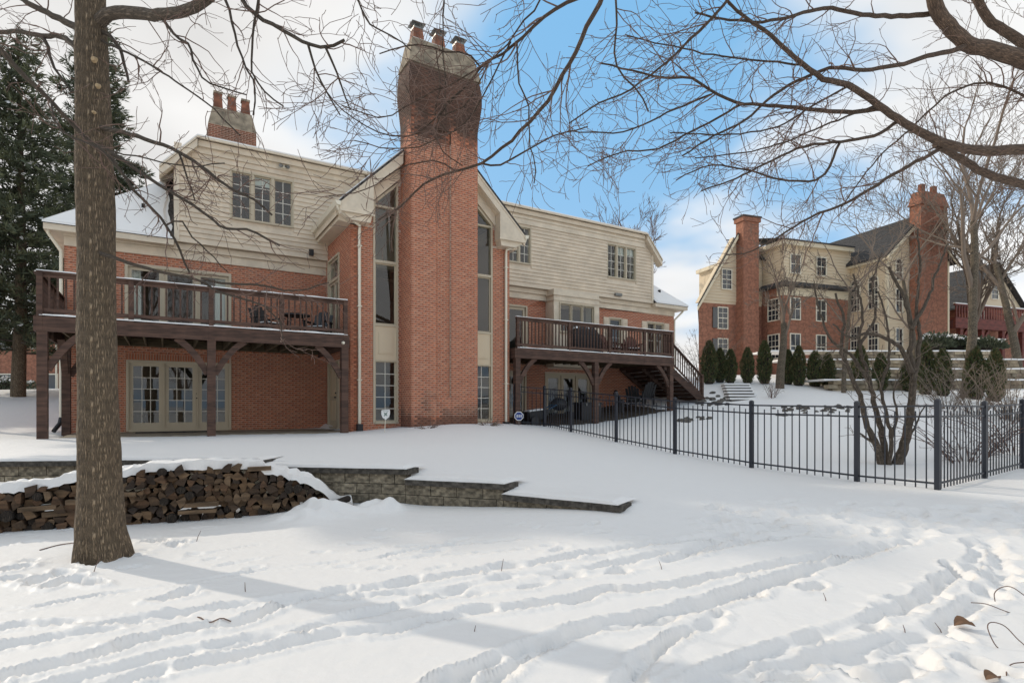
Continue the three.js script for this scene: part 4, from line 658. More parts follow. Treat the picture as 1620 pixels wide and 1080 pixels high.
// ---------------------------------------------------------------- stepped block retaining wall
{
  reseed(21);
  const rw = thing('retaining_wall', 'stepped grey concrete block retaining wall below the snowy terrace', 'wall', W(-3, 9, 0));
  // sections along the wall line: [r from, r to, top level]
  const secs = [[-13.5, -4.05, 0.745], [-4.05, -1.64, 0.645], [-1.64, -0.12, 0.485], [-0.12, 1.36, 0.335]], ch = 0.155, vars = [0.82, 0.94, 1.0, 1.1, 1.2].map((k) => { const m = M.block.clone(); m.color = M.block.color.clone().multiplyScalar(k); return m; });
  const ends = (r) => { const d = wallD(r), e = (wallD(r + 0.05) - wallD(r - 0.05)) / 0.1, l = Math.hypot(1, e); return { p: [r, d], t: [1 / l, e / l] }; };
  const chunk = (r0, r1, y0, y1, f, bk) => { const a = ends(r0), b = ends(r1), k = (q, o, y) => W(q.p[0] - q.t[1] * o, q.p[1] + q.t[0] * o, y); return new MB().hex([k(a, f, y0), k(b, f, y0), k(b, bk, y0), k(a, bk, y0), k(a, f, y1), k(b, f, y1), k(b, bk, y1), k(a, bk, y1)]); };
  secs.forEach(([r0, r1, top], s) => {
    for (let c = 0; c < 6; c++) {
      const y1 = top - 0.085 - c * ch, y0 = y1 - ch + 0.009; if (y1 < 0) break;
      const off = ((c + s) % 2) * 0.2;
      for (let r = r0 - off; r < r1 - 0.01; r += 0.405) { const a = Math.max(r0, r), b = Math.min(r1 - 0.004, r + 0.395); if (b - a < 0.03) continue; const o = rr(-0.006, 0.006) + c * -0.012; part(rw, 'block', chunk(a, b, y0, y1, o, 0.28), vars[Math.floor(rnd() * 5)]); }
    }
    for (let r = r0; r < r1 + 0.01; r += 0.6) { const a = r + 0.002, b = Math.min(r1 + (s < 4 ? 0.06 : 0), r + 0.597); if (b - a < 0.06) continue; part(rw, 'cap_stone', chunk(a, b, top - 0.083, top, -0.045, 0.30), M.cap); }
    // snow lying on the coping
    const mb = new MB(), K = Math.round((r1 - r0) / 0.08), row = [];
    for (let i = 0; i <= K; i++) { const r = mix(r0 - 0.02, r1 + 0.03, i / K), e = ends(r), k = (o, y) => W(e.p[0] - e.t[1] * o, e.p[1] + e.t[0] * o, y), h = 0.055 + 0.03 * fbm(r * 2, s, 3, 3) - (i === 0 || i === K ? 0.045 : 0), j = 0.02 * noise(r * 4, s + 0.5, 6); row.push([k(-0.035 + j, top + 0.001), k(-0.02 + j, top + h * 0.8), k(0.06, top + h), k(0.3, top + h * 1.1), k(0.6, top + 0.02)]); }
    for (let i = 0; i < K; i++) for (let q = 0; q < 4; q++) mb.quad(row[i][q], row[i + 1][q], row[i + 1][q + 1], row[i][q + 1]);
    for (const [i, fl] of [[0, 0], [K, 1]]) for (let q = 1; q < 4; q++) fl ? mb.tri(row[i][0], row[i][q + 1], row[i][q]) : mb.tri(row[i][0], row[i][q], row[i][q + 1]);
    part(rw, 'snow_cover', mb, M.snowSoft, 'snow on the coping');
  });
}

// ---------------------------------------------------------------- stacked firewood in front of it
{
  reseed(33);
  const wm = [[0.115, 0.072, 0.042], [0.17, 0.105, 0.058], [0.085, 0.055, 0.036], [0.14, 0.08, 0.045], [0.21, 0.14, 0.085], [0.06, 0.042, 0.032]].map((c) => mat(...c, { roughness: 0.92, map: T.grain, bump: T.fine, bs: 0.006 }));
  const barkM = mat(0.062, 0.048, 0.038, { roughness: 0.98, map: T.bark, bump: T.barkB, bs: 0.008 });
  const A = [-8.0, 6.55], B = [-2.72, 8.42], len = Math.hypot(B[0] - A[0], B[1] - A[1]), tx = [(B[0] - A[0]) / len, (B[1] - A[1]) / len], nx = [-tx[1], tx[0]];
  const Wp = (s, o, y) => W(A[0] + tx[0] * s + nx[0] * o, A[1] + tx[1] * s + nx[1] * o, y);
  const topAt = (s) => { const u = s / len; return u < 0.34 ? 0.50 + 0.10 * Math.sin(s * 2.1) + 0.05 * u : u < 0.47 ? mix(0.54, 0.60, (u - 0.34) / 0.13) : u < 0.62 ? mix(0.60, 0.72, (u - 0.47) / 0.15) : u < 0.80 ? 0.72 : mix(0.72, 0.20, Math.pow((u - 0.80) / 0.20, 1.2)); };
  const gnd = (s) => { const r = A[0] + tx[0] * s, d = A[1] + tx[1] * s; return Hb(r, d); };
  let count = 0; const tops = {}, pile = [];
  const label = 'split brown firewood log in the long snow-topped stack';
  for (let row = 0; row < 11; row++) {
    for (let s = -0.35 + rr(0, 0.1); s < len + 0.05;) {
      const rad = rr(0.042, 0.072), y = gnd(s) - 0.01 + row * 0.08 + rad * 0.7 + rr(-0.012, 0.012);
      if (y > gnd(s) + topAt(s)) { s += 0.14; continue; }
      const flat = rnd() < 0.035, mb = new MB();
      if (flat) {   // a piece laid lengthwise along the face
        const L2 = rr(0.3, 0.5), yy = y, o = rr(-0.02, 0.03), p = Wp(s, o, yy), q = Wp(s + L2, o + rr(-0.04, 0.04), yy + rr(-0.02, 0.02)); mb.beam(p, q, 0.11, rr(0.045, 0.075)); pile.push([mb, wm[4], p, 9]); s += L2 + 0.04; count++; continue;
      }
      // end outline: quarter, half or whole round of a split trunk
      const kind = rnd(), pts = [], rot = rr(0, 6.28); let bark = 0;
      if (kind < 0.55) { const sp = rr(1.2, 1.9); pts.push([0, 0]); for (let i = 0; i <= 4; i++) { const a = -sp / 2 + sp * i / 4; pts.push([Math.cos(a) * rad * 2 * rr(0.92, 1.05), Math.sin(a) * rad * 2]); } const cx = rad * 0.95; for (const q of pts) q[0] -= cx; }
      else if (kind < 0.8) { for (let i = 0; i <= 6; i++) { const a = Math.PI * i / 6; pts.push([Math.cos(a) * rad * 1.15, Math.sin(a) * rad * 1.25 - rad * 0.55]); } }
      else { for (let i = 0; i < 9; i++) { const a = 2 * Math.PI * i / 9; pts.push([Math.cos(a) * rad * rr(0.9, 1.05), Math.sin(a) * rad * rr(0.9, 1.05)]); } }
      const c = Math.cos(rot), sn = Math.sin(rot), o = rr(-0.07, 0.06), tilt = rr(-0.05, 0.05), lg = rr(0.36, 0.42);
      mb.prism(pts.map(([a, b]) => [a * c - b * sn, a * sn + b * c]), (a, b) => Wp(s + a, o + rr(-0.008, 0.008), y + b), (a, b) => Wp(s + a + tilt, o + lg, y + b));
      pile.push([mb, kind > 0.8 && rnd() < 0.5 ? barkM : wm[Math.floor(rnd() * wm.length)], Wp(s, o, y), (s > 1.0 ? 1 : 0) + rad]);
      const key = Math.round(s / 0.1); tops[key] = Math.max(tops[key] || 0, y + rad * 0.7);
      count++; s += rad * 1.75 + rr(0.0, 0.03);
    }
  }
  pile.sort((a, b) => b[3] - a[3]);
  for (const [mb, m, p] of pile.slice(0, 296)) single('firewood_log', mb, m, label, 'log', p, 'split firewood in the stack');
  { const all = new MB(); for (const [mb] of pile.slice(296)) { all.p.push(...mb.p); all.n.push(...mb.n); all.u.push(...mb.u); } if (!all.empty) single('firewood', all, wm[0], 'remaining small pieces of the firewood stack', 'firewood', Wp(2, 0, 0.2), null, 'stuff'); }
  console.log('logs', count);
  // two stray rounds where the stack slumps
  const stray = [[455 + 60, 808, 8.0, 0.075], [528, 797, 8.15, 0.05]];
  for (const [px, py, d, r] of stray) { const p = at(px, py, d); single('firewood_log', new MB().tube([p.clone(), W(...[(px - 810) / FOCAL * d + 0.1, d + 0.36], p.y + 0.02)], () => r, 9, 1), barkM, r > 0.06 ? 'dark round log slumped in snow at the right end of the firewood stack' : 'small dark log stub sticking out of snow right of the firewood stack', 'log', p); }
  // snow along the top of the stack, draped between the logs
  const mb = new MB(), K = 120, J = 8, grid = [];
  const tp = (s) => { let m = 0; for (let k = -1; k <= 1; k++) m = Math.max(m, tops[Math.round(s / 0.1) + k] || 0); return m || gnd(s) + topAt(s); };
  for (let i = 0; i <= K; i++) { const s = mix(-0.4, len + 0.35, i / K), rowp = [], ty = (tp(s - 0.15) + tp(s) + tp(s + 0.15)) / 3, end = smooth(len - 0.1, len + 0.35, s), y = mix(ty, gnd(s) + 0.03, end); for (let j = 0; j <= J; j++) { const o = mix(0.0 + 0.09 * fbm(s * 3, 1, 2, 3), 0.52, Math.pow(j / J, 1.6)), up = j === 0 ? -0.03 - 0.05 * Math.max(0, fbm(s * 4, 4, 1, 3)) : j === J ? -0.1 : 0.085 + 0.11 * fbm(s * 2.4, o * 3, 7, 3); rowp.push(Wp(s, o, y + up)); } grid.push(rowp); }
  for (let i = 0; i < K; i++) for (let j = 0; j < J; j++) mb.quad(grid[i][j], grid[i + 1][j], grid[i + 1][j + 1], grid[i][j + 1]);
  single('snow_drift', mb, M.snowSoft, 'snow draped over the top of the firewood stack', 'snow', Wp(2, 0.3, 0.6), null, 'stuff');
}

// ---------------------------------------------------------------- black metal picket fence
const fencePosts = [[0.12, 19.7], [1.14, 20.0], [1.9, 18.3], [2.97, 16.2], [4.1, 14.3], [5.1, 12.1], [6.13, 10.1], [6.68, 8.92], [8.73, 10.5], [10.55, 11.75], [12.5, 13.1]];
{
  const fe = thing('picket_fence', 'black metal picket fence zigzagging across the snow on the right', 'fence', W(5, 12, 0.3));
  const g = fencePosts.map(([r, d]) => Hb(r, d) - 0.02), HT = 1.36;
  fencePosts.forEach(([r, d], i) => { const p = W(r, d, g[i]); part(fe, 'post', new MB().box(p.x - 0.036, p.x + 0.036, p.y - 0.1, p.y + HT + 0.06, p.z - 0.036, p.z + 0.036), M.iron); part(fe, 'post_cap', new MB().hex([[-1, 1], [1, 1], [1, -1], [-1, -1]].map(([a, b]) => V(p.x + a * 0.042, p.y + HT + 0.061, p.z + b * 0.042)).concat([[-1, 1], [1, 1], [1, -1], [-1, -1]].map(([a, b]) => V(p.x + a * 0.012, p.y + HT + 0.09, p.z + b * 0.012)))), M.iron); });
  for (let i = 0; i + 1 < fencePosts.length; i++) {
    const a = fencePosts[i], b = fencePosts[i + 1], len = Math.hypot(b[0] - a[0], b[1] - a[1]), A = (u, y) => W(mix(a[0], b[0], u), mix(a[1], b[1], u), mix(g[i], g[i + 1], u) + y);
    for (const y of [HT - 0.02, HT - 0.19, 0.12]) part(fe, 'rail', new MB().beam(A(0, y), A(1, y), 0.025, 0.03), M.iron);
    const n = Math.round(len / 0.158);
    for (let k = 1; k < n; k++) { const u = k / n, hi = k % 2 ? HT - 0.02 : HT - 0.10, p = A(u, 0.03), q = A(u, hi); part(fe, 'picket', new MB().beam(p, q, 0.016, 0.016, V(1, 0, 0)), M.iron); }
  }
}

// ---------------------------------------------------------------- trees
M.bark = mat(0.31, 0.235, 0.16, { roughness: 0.95, map: T.bark, bump: T.barkB, bs: 0.02 });
M.limb = mat(0.20, 0.16, 0.125, { roughness: 0.9, map: T.bark, bump: T.barkB, bs: 0.006 });
M.twig = mat(0.16, 0.10, 0.078, { roughness: 0.85 });
M.limbR = mat(0.24, 0.165, 0.12, { roughness: 0.85, map: T.bark, bump: T.barkB, bs: 0.006 });
M.barkPale = mat(0.24, 0.20, 0.15, { roughness: 0.9, map: T.bark, bump: T.barkB, bs: 0.008 });
M.twigPale = mat(0.19, 0.145, 0.11, { roughness: 0.85 });
function curve(pts, step) { const c = new THREE.CatmullRomCurve3(pts, false, 'centripetal'), n = Math.max(3, Math.ceil(c.getLength() / step)); return c.getSpacedPoints(n); }
function wander(p, dir, len, k, wob, bias) { const out = [p.clone()], d = dir.clone().normalize(), q = p.clone(); for (let i = 0; i < k; i++) { d.add(V(rr(-wob, wob), rr(-wob, wob), rr(-wob, wob))).addScaledVector(bias, 1 / k).normalize(); q.addScaledVector(d, len / k); out.push(q.clone()); } return out; }
const perp = (t) => { const a = V(rr(-1, 1), rr(-1, 1), rr(-1, 1)); return a.addScaledVector(t, -a.dot(t)).normalize(); };
function sprout(mb, pts, rad, o, level = 0) {   // side twigs along a path
  const total = pts.reduce((s, p, i) => i ? s + p.distanceTo(pts[i - 1]) : 0, 0);
  const n = Math.round(total * o.per[level] * rr(0.8, 1.2));
  for (let i = 0; i < n; i++) {
    const u = rr(o.from?.[level] ?? 0.08, 1), f = u * (pts.length - 1), k = Math.min(pts.length - 2, Math.floor(f)), p = pts[k].clone().lerp(pts[k + 1], f - k), t = pts[k + 1].clone().sub(pts[k]).normalize();
    const side = perp(t); if (o.flat) { side.y *= 1 - o.flat; side.normalize(); }
    const dir = t.clone().multiplyScalar(rr(0.45, 1.1)).addScaledVector(side, rr(0.5, 1)).normalize(), len = o.len[level] * rr(0.45, 1.25) * (1.15 - 0.55 * u), r0 = Math.min(rad(u) * 0.62, o.r[level]) * rr(0.7, 1.1), rf = (v) => Math.max(o.min, r0 * (1 - 0.75 * v));
    const path = wander(p, dir, len, level ? 5 : 8, o.wob ?? 0.22, o.bias);
    mb.tube(path, rf, level ? 3 : 4, 0.3, false);
    if (level + 1 < o.per.length) sprout(mb, path, rf, o, level + 1);
  }
}
function trace(list) { let d = list[0][2], out = []; const last = [...list].reverse().find((q) => q.length > 2)[2]; list.forEach((q, i) => { let dd = q[2]; if (dd === undefined) { let a = i, b = i; while (list[a][2] === undefined) a--; while (b < list.length && list[b][2] === undefined) b++; dd = b >= list.length ? list[a][2] : mix(list[a][2], list[b][2], (i - a) / (b - a)); } out.push(at(q[0], q[1], dd)); }); return out; }
// --- the tree in the foreground, left
{
  reseed(51);
  const tr = thing('deciduous_tree', 'bare tree with thick grey-brown furrowed trunk standing in front of the left deck', 'tree', W(-4.39, 6.1, 0));
  const prof = [[166, 905, 92], [163, 878, 76], [160, 840, 66], [158, 760, 58], [155, 650, 54], [153, 500, 52], [152, 400, 51], [150, 300, 50], [148, 200, 47], [145, 100, 44], [143, 0, 40], [140, -150, 36], [138, -350, 30], [146, -620, 20], [150, -900, 8]];
  const pts = prof.map(([x, y]) => at(x, y, 6.1)), path = curve(pts, 0.06), K = path.length - 1;
  const wid = (y) => { for (let i = 0; i + 1 < prof.length; i++) { const a = pts[i].y, b = pts[i + 1].y; if (y <= b) return mix(prof[i][2], prof[i + 1][2], clamp((y - a) / (b - a))) / 2 / FOCAL * 6.1; } return 0.03; };
  { // furrowed trunk: rings pushed in and out by ridged noise
    const S = 44, mb = new MB(), rings = path.map((p, i) => { const r = wid(p.y), ring = []; for (let k = 0; k <= S; k++) { const a = (k % S) / S * 2 * Math.PI, c = Math.cos(a), s = Math.sin(a), rid = Math.abs(noise(c * 5, s * 5, p.y * 1.5)) + 0.6 * Math.abs(noise(c * 11, s * 11, p.y * 3)), e = 1 + 0.05 * noise(c * 1.2, s * 1.2, p.y * 0.8) + 0.10 * smooth(0.3, 0, p.y) * Math.sin(a * 5 + 1); ring.push(V(p.x + c * r * e, p.y, p.z + s * r * e).addScaledVector(V(c, 0, s), 0.020 * rid - 0.006)); } return ring; });
    const uvr = (i, k) => [k / S * 1.1, path[i].y];
    for (let i = 0; i < K; i++) for (let k = 0; k < S; k++) { const a = rings[i][k], b = rings[i][k + 1], c = rings[i + 1][k + 1], d = rings[i + 1][k]; const nn = (v, i2) => V(v.x - path[i2].x, 0, v.z - path[i2].z).normalize(), fn = d.clone().sub(a).cross(b.clone().sub(a)).normalize(), m2 = (v, i2) => nn(v, i2).add(fn).normalize(); mb.tri(a, d, c, m2(a, i), m2(d, i + 1), m2(c, i + 1), uvr(i, k), uvr(i + 1, k), uvr(i + 1, k + 1)).tri(a, c, b, m2(a, i), m2(c, i + 1), m2(b, i), uvr(i, k), uvr(i + 1, k + 1), uvr(i, k + 1)); }
    part(tr, 'trunk', mb, M.bark);
    for (const [x, y, s] of [[146, 92, 0.022], [152, 134, 0.018], [146, 176, 0.012]]) { const c = at(x, y, 6.1 - wid(at(x, y, 6.1).y) - 0.012), q = new MB().tube([c.clone().add(W(0, 0.03, 0)), c], [s * 1.6, s], 9); part(tr, 'branch_scar', q, mat(0.42, 0.30, 0.17)); }
  }
  const limbs = [
    [24, 12, [[150, 40, 6.1], [172, 22], [205, 21, 5.9], [250, 23], [290, 17, 5.5], [322, 1], [365, -35, 5.1], [420, -60], [500, -70, 4.8]]], [15, 7, [[140, 62, 6.1], [118, 42], [90, 28], [50, 8], [0, -25, 6.6], [-60, -60]]], [12, 7, [[138, 90, 6.1], [112, 68], [95, 58], [65, 56], [30, 50], [0, 51, 6.8], [-60, 60]]],
    [8, 3, [[66, 57, 6.5], [76, 76], [82, 102], [96, 122], [112, 146, 6.2]]], [17, 3.2, [[140, -300, 6.1], [70, -310], [-40, -250, 5.6], [-120, -110], [-60, 10, 5.1], [0, 80, 5.3], [40, 122], [80, 160], [120, 204, 5.6], [150, 232], [172, 248], [212, 302, 5.7], [240, 330], [262, 356], [282, 393], [300, 432, 5.9]]],
    [10, 3, [[150, 200, 6.05], [190, 208], [225, 219, 5.8], [282, 240], [322, 265], [362, 297], [405, 317, 5.3], [430, 340]]], [8, 3, [[150, 228, 6.0], [185, 246], [250, 292, 5.7], [322, 335], [350, 359], [397, 364, 5.3], [442, 388]]], [8, 2.5, [[152, 398, 6.0], [180, 408], [235, 425, 5.85], [275, 434], [320, 446], [345, 461], [385, 472, 5.6], [430, 490]]],
    [9, 4, [[150, 45, 6.1], [168, 54], [185, 70], [195, 96], [203, 130, 5.95]]], [5, 2, [[150, 60, 6.1], [187, 76], [240, 104, 5.8], [275, 126], [337, 172, 5.5], [380, 215]]], [6, 2, [[250, 23, 5.7], [265, 40], [278, 58], [300, 72], [304, 92], [327, 131, 5.4], [340, 136], [390, 150]]],
    [5, 2, [[350, -20, 5.1], [362, 20], [376, 75], [395, 118], [403, 135], [400, 182, 5]]], [3.6, 1.6, [[80, 160, 5.45], [92, 202, 5.2], [150, 232, 5.0], [235, 252], [300, 264], [355, 258, 4.9]]], [8, 4, [[365, -35, 5.1], [400, 20], [450, 48], [485, 68], [517, 75, 4.8], [545, 63]]],
    [4, 1.8, [[487, 70, 4.85], [498, 112], [518, 148], [538, 182, 4.8]]], [4, 1.8, [[515, 75, 4.8], [532, 112], [543, 146], [554, 174, 4.8]]], [5, 2, [[420, -60, 5], [400, 60], [400, 120], [425, 150], [448, 168, 4.9]]], [4, 1.6, [[500, -70, 4.8], [560, -10], [575, 24], [586, 40], [625, 58], [650, 80, 4.7]]], [3, 1.5, [[500, -70, 4.8], [610, -100, 4.85], [690, -60, 4.9], [701, 0], [700, 60], [703, 112], [706, 185, 5]]],
    [5, 2, [[320, 440, 5.75], [345, 448], [395, 450], [430, 455], [470, 460, 5.6], [520, 447]]], [3, 1.5, [[420, 487, 5.65], [440, 505], [446, 525], [449, 545, 5.6]]], [4, 2, [[282, 240, 5.6], [300, 290], [308, 318, 5.55]]], [3.5, 1.6, [[262, 356, 5.8], [285, 348], [302, 372], [330, 400], [360, 430, 5.6]]],
  ];
  const tw = new MB();
  for (const [w0, w1, list] of limbs) {
    const p = curve(trace(list), 0.12).map((v, i, a) => i && i < a.length - 1 ? v.add(V(rr(-1, 1), rr(-1, 1), rr(-1, 1)).multiplyScalar(0.008)) : v), r0 = w0 * 0.43 / FOCAL * 5.8, r1 = w1 / 2 / FOCAL * 5.6, rf = (u) => mix(r0, r1, Math.pow(u, 0.8));
    part(tr, 'limb', new MB().tube(p, rf, w0 > 10 ? 12 : 7, 0.5), M.limb);
    sprout(tw, p, rf, { per: [4.4, 4.4, 3], len: [0.66, 0.36, 0.18], r: [0.0075, 0.005, 0.0036], min: 0.0026, bias: V(0, -0.12, 0), from: [0.2, 0.1, 0.1], wob: 0.33 });
  }
  const crown = part(tr, 'crown', tw, M.twig); console.log('left twigs', tw.p.length / 9);
}
// --- the tree whose trunk stands outside the picture on the right
{
  reseed(77);
  const tr = thing('deciduous_tree', 'bare tree whose long limbs reach in over the top right of the garden', 'tree', W(9.7, 7.9, 0.2));
  part(tr, 'trunk', new MB().tube(curve([W(9.75, 7.95, 0.0), W(9.6, 7.9, 1), W(9.3, 7.85, 3), W(8.95, 7.7, 5.5), W(8.7, 7.6, 7.5), W(8.4, 7.5, 10), W(8.3, 7.4, 13)], 0.2), (u) => mix(0.27, 0.05, Math.pow(u, 0.7)), 20, 1.2), M.bark);
  const limbs = [
    [40, 18, [[1830, 200, 7.7], [1680, 120, 7.3], [1620, 94, 7.0], [1570, 79], [1530, 68], [1505, 45, 6.8], [1485, 18], [1474, -20], [1455, -90, 6.4], [1400, -200]]], [28, 14, [[1830, 150, 7.7], [1720, 110, 8], [1620, 68, 7.7], [1590, 48], [1560, 25], [1545, -5], [1530, -70, 7.2]]],
    [30, 4, [[1840, 250, 7.7], [1700, 238, 7.3], [1620, 236, 7.0], [1560, 239], [1500, 228], [1455, 208, 6.7], [1420, 187], [1390, 165], [1345, 135, 6.3], [1305, 125], [1270, 102], [1235, 70, 5.9], [1210, 48], [1170, 20], [1140, -15, 5.6]]], [9, 2.4, [[1400, 172, 6.6], [1330, 177], [1270, 172], [1210, 166, 6.1], [1175, 163], [1137, 150], [1094, 124, 5.7], [1053, 122], [1000, 112], [950, 100, 5.3]]],
    [7, 2.2, [[1425, 190, 6.65], [1385, 214], [1330, 224], [1270, 232], [1215, 256, 6.2], [1170, 280], [1110, 302, 5.9]]], [8, 2, [[1500, 228, 6.9], [1480, 240], [1420, 272], [1350, 315, 6.6], [1280, 345], [1215, 384], [1180, 400], [1150, 403, 6.3]]], [24, 12, [[1860, 360, 7.75], [1750, 330, 7.8], [1620, 292, 7.6], [1560, 274], [1515, 247], [1480, 228, 6.9]]],
    [10, 3, [[1486, 22, 6.8], [1410, 25], [1360, 22], [1310, 13], [1270, 20], [1210, 34, 6.0], [1150, 30], [1100, 20, 5.6]]], [10, 2.4, [[1535, 68, 6.9], [1512, 78], [1470, 88], [1420, 103], [1360, 110, 6.4], [1320, 107], [1270, 125], [1225, 150], [1180, 190, 6.0], [1130, 215], [1080, 246, 5.7]]],
    [7, 2, [[1177, -106, 5.4], [1170, -30, 5.6], [1152, 0], [1110, 45], [1068, 87], [1040, 110], [1010, 133, 5.4], [985, 148], [952, 162], [900, 195, 5.3]]], [10, 2.4, [[965, -40, 5.0], [952, 0], [927, 45], [909, 85], [886, 125, 5.1], [863, 165], [825, 205], [800, 230, 5.3], [760, 258], [720, 270], [670, 292], [630, 330], [598, 348, 5.6]]], [9, 2.4, [[970, -49, 5.0], [945, -20, 4.8], [911, 0], [876, 15], [845, 42], [818, 68, 4.9], [790, 88], [760, 106], [735, 138], [700, 168, 5.1]]],
    [4.5, 2.2, [[972, -49, 5.0], [976, 40], [974, 100], [1000, 133], [1012, 151], [1026, 176, 5.1]]], [4.5, 2, [[968, -48, 5.0], [890, -60, 4.9], [853, -20, 4.8], [853, 15], [838, 18], [820, 45], [808, 66], [772, 100, 4.9]]], [4, 1.8, [[1126, 149, 5.9], [1068, 172], [1023, 195], [972, 210], [900, 206, 5.5]]], [4.5, 1.8, [[1175, 164, 6.0], [1130, 190], [1080, 215], [1040, 236], [980, 241], [930, 263, 5.5]]],
    [3.4, 1.6, [[818, 68, 4.9], [822, 130], [835, 160], [838, 232], [848, 262], [845, 290, 5.0]]], [4, 1.8, [[760, 258, 5.45], [790, 262], [830, 240], [880, 215], [930, 200, 5.2]]], [5, 2, [[1330, 224, 6.4], [1300, 280], [1240, 285], [1180, 268], [1120, 262], [1070, 285, 5.9]]], [6, 2, [[1830, 215, 7.7], [1720, 185, 7.5], [1620, 150, 7.2], [1560, 130], [1500, 150], [1440, 205], [1380, 260], [1330, 330, 6.6]]], [4, 1.8, [[1390, 165, 6.5], [1300, 200], [1240, 225], [1180, 240], [1100, 250, 5.8]]],
    [4, 1.8, [[1270, 102, 6.1], [1200, 95], [1120, 85], [1050, 70], [990, 55, 5.4]]], [4, 1.8, [[1345, 135, 6.3], [1290, 165], [1230, 200], [1150, 212], [1060, 210, 5.7]]], [3.5, 1.6, [[760, 106, 5.0], [740, 85], [700, 80], [660, 70], [600, 85, 4.9]]],
    [3, 1.4, [[760, 106, 5.0], [720, 130], [690, 142], [650, 166], [600, 186], [540, 166, 4.9]]], [3, 1.4, [[735, 138, 5.05], [700, 175], [650, 215], [590, 206], [530, 162], [500, 122, 4.9]]], [2.6, 1.4, [[720, 150, 5.05], [690, 200], [700, 240], [732, 262, 5]]], [2.8, 1.4, [[772, 100, 4.95], [740, 160], [700, 182], [660, 170], [640, 132, 4.9]]], [2.6, 1.4, [[690, 80, 4.95], [696, 140], [689, 180], [710, 212, 5]]], [3.2, 1.4, [[808, 66, 4.9], [770, 140], [740, 190], [700, 216], [640, 236], [560, 222, 4.9]]], [2.8, 1.4, [[720, 270, 5.5], [690, 255], [640, 262], [580, 300], [520, 310, 5.4]]],
  ];
  const tw = new MB();
  const over = curve([W(8.75, 7.6, 6.6), W(6.4, 6.8, 7.2), W(4, 6, 7.0), W(2.2, 5.4, 6.1), W(0.9, 5.0, 5.45)], 0.2); part(tr, 'limb', new MB().tube(over, (u) => mix(0.1, 0.03, u), 9, 0.5), M.limbR);
  for (const [w0, w1, list] of limbs) {
    const p = curve(trace(list), 0.12).map((v, i, a) => i && i < a.length - 1 ? v.add(V(rr(-1, 1), rr(-1, 1), rr(-1, 1)).multiplyScalar(0.008)) : v), r0 = w0 * 0.42 / FOCAL * (list[0][2] || 6), r1 = w1 / 2 / FOCAL * 5.6, rf = (u) => mix(r0, r1, Math.pow(u, w0 > 20 ? 0.75 : 0.9));
    part(tr, 'limb', new MB().tube(p, rf, w0 > 14 ? 14 : 7, 0.5), M.limbR);
    sprout(tw, p, rf, { per: w0 > 20 ? [2.6, 4, 3] : [5.2, 4.6, 3], len: [0.85, 0.46, 0.22], r: [0.008, 0.005, 0.0036], min: 0.0026, bias: V(-0.05, -0.05, 0.02), from: [0.22, 0.1, 0.1], wob: 0.31 });
  }
  part(tr, 'crown', tw, M.twig); console.log('right twigs', tw.p.length / 9);
}
// --- trees further off
function bareTree(name, label, base, o, group) {
  reseed(o.seed); const t = thing(name, label, 'tree', base, group), trunk = new MB(), tw = new MB();
  const grow = (p, dir, len, r, lv) => {
    const k = lv ? 5 : 8, path = wander(p, dir, len, k, lv ? 0.16 : 0.07, V(0, lv ? 0.18 : 0.1, 0)), r1 = r * (lv ? 0.5 : 0.62), rf = (u) => Math.max(o.min, mix(r, r1, u));
    (lv < 1 ? trunk : tw).tube(path, rf, lv < 1 ? 10 : lv < 3 ? 5 : 3, 0.5, false);
    if (lv >= o.levels) return;
    const n = o.kids[lv] ?? 4;
    for (let i = 0; i < n; i++) { const u = i < 2 ? 1 : rr(lv ? 0.15 : o.clear ?? 0.4, 0.95), f = u * (path.length - 1), j = Math.min(path.length - 2, Math.floor(f)), q = path[j].clone().lerp(path[j + 1], f - j), tg = path[j + 1].clone().sub(path[j]).normalize(); const nd = tg.multiplyScalar(rr(0.6, 1.1)).addScaledVector(perp(tg), rr(0.35, 0.85) * (o.spread ?? 1)).add(V(0, 0.1, 0)).normalize(); grow(q, nd, len * rr(0.45, 0.75) * (i < 2 ? 1 : 0.85), Math.max(o.min, rf(u) * rr(0.5, 0.75)), lv + 1); }
  };
  for (const [dx, dz, k] of o.stems || [[0, 0, 1]]) grow(base.clone().add(V(dx * 0.05, -0.15, dz * 0.05)), V(dx * 0.2 + (o.lean?.[0] ?? 0), 1, dz * 0.2 + (o.lean?.[1] ?? 0)), o.len * k, o.r * (0.4 + 0.6 * k), 0);
  part(t, 'trunk', trunk, o.pale ? M.barkPale : M.bark); part(t, 'crown', tw, o.pale ? M.twigPale : o.red ? M.twig : M.twig); return t;
}
const onG = (px, d) => { const r = (px - 810) / FOCAL * d; return W(r, d, Hb(r, d) - 0.03); };
bareTree('deciduous_tree', 'bare forked tree with greyish trunk at the top of the garden steps', onG(1234, 26.5), { seed: 5, len: 3.2, r: 0.2, levels: 5, kids: [4, 4, 4, 4, 3], min: 0.009, clear: 0.72, spread: 1.0, pale: true });
bareTree('deciduous_tree', 'tall pale-barked tree leaning left before the neighbouring house', onG(1527, 23.5), { seed: 8, len: 7.2, r: 0.19, levels: 5, kids: [5, 4, 4, 3, 3], min: 0.008, clear: 0.55, lean: [-0.1, 0.08], pale: true });
bareTree('deciduous_tree', 'slender bare tree just right of the forked tree beside the evergreens', onG(1335, 25), { seed: 14, len: 4.6, r: 0.10, levels: 4, kids: [5, 4, 4, 3], min: 0.008, clear: 0.3, pale: true });
bareTree('deciduous_tree', 'bare dark tree standing behind the right end of the brick house', onG(1032, 50), { seed: 18, len: 8.6, r: 0.28, levels: 5, kids: [5, 5, 4, 4, 3], min: 0.016, clear: 0.5 });
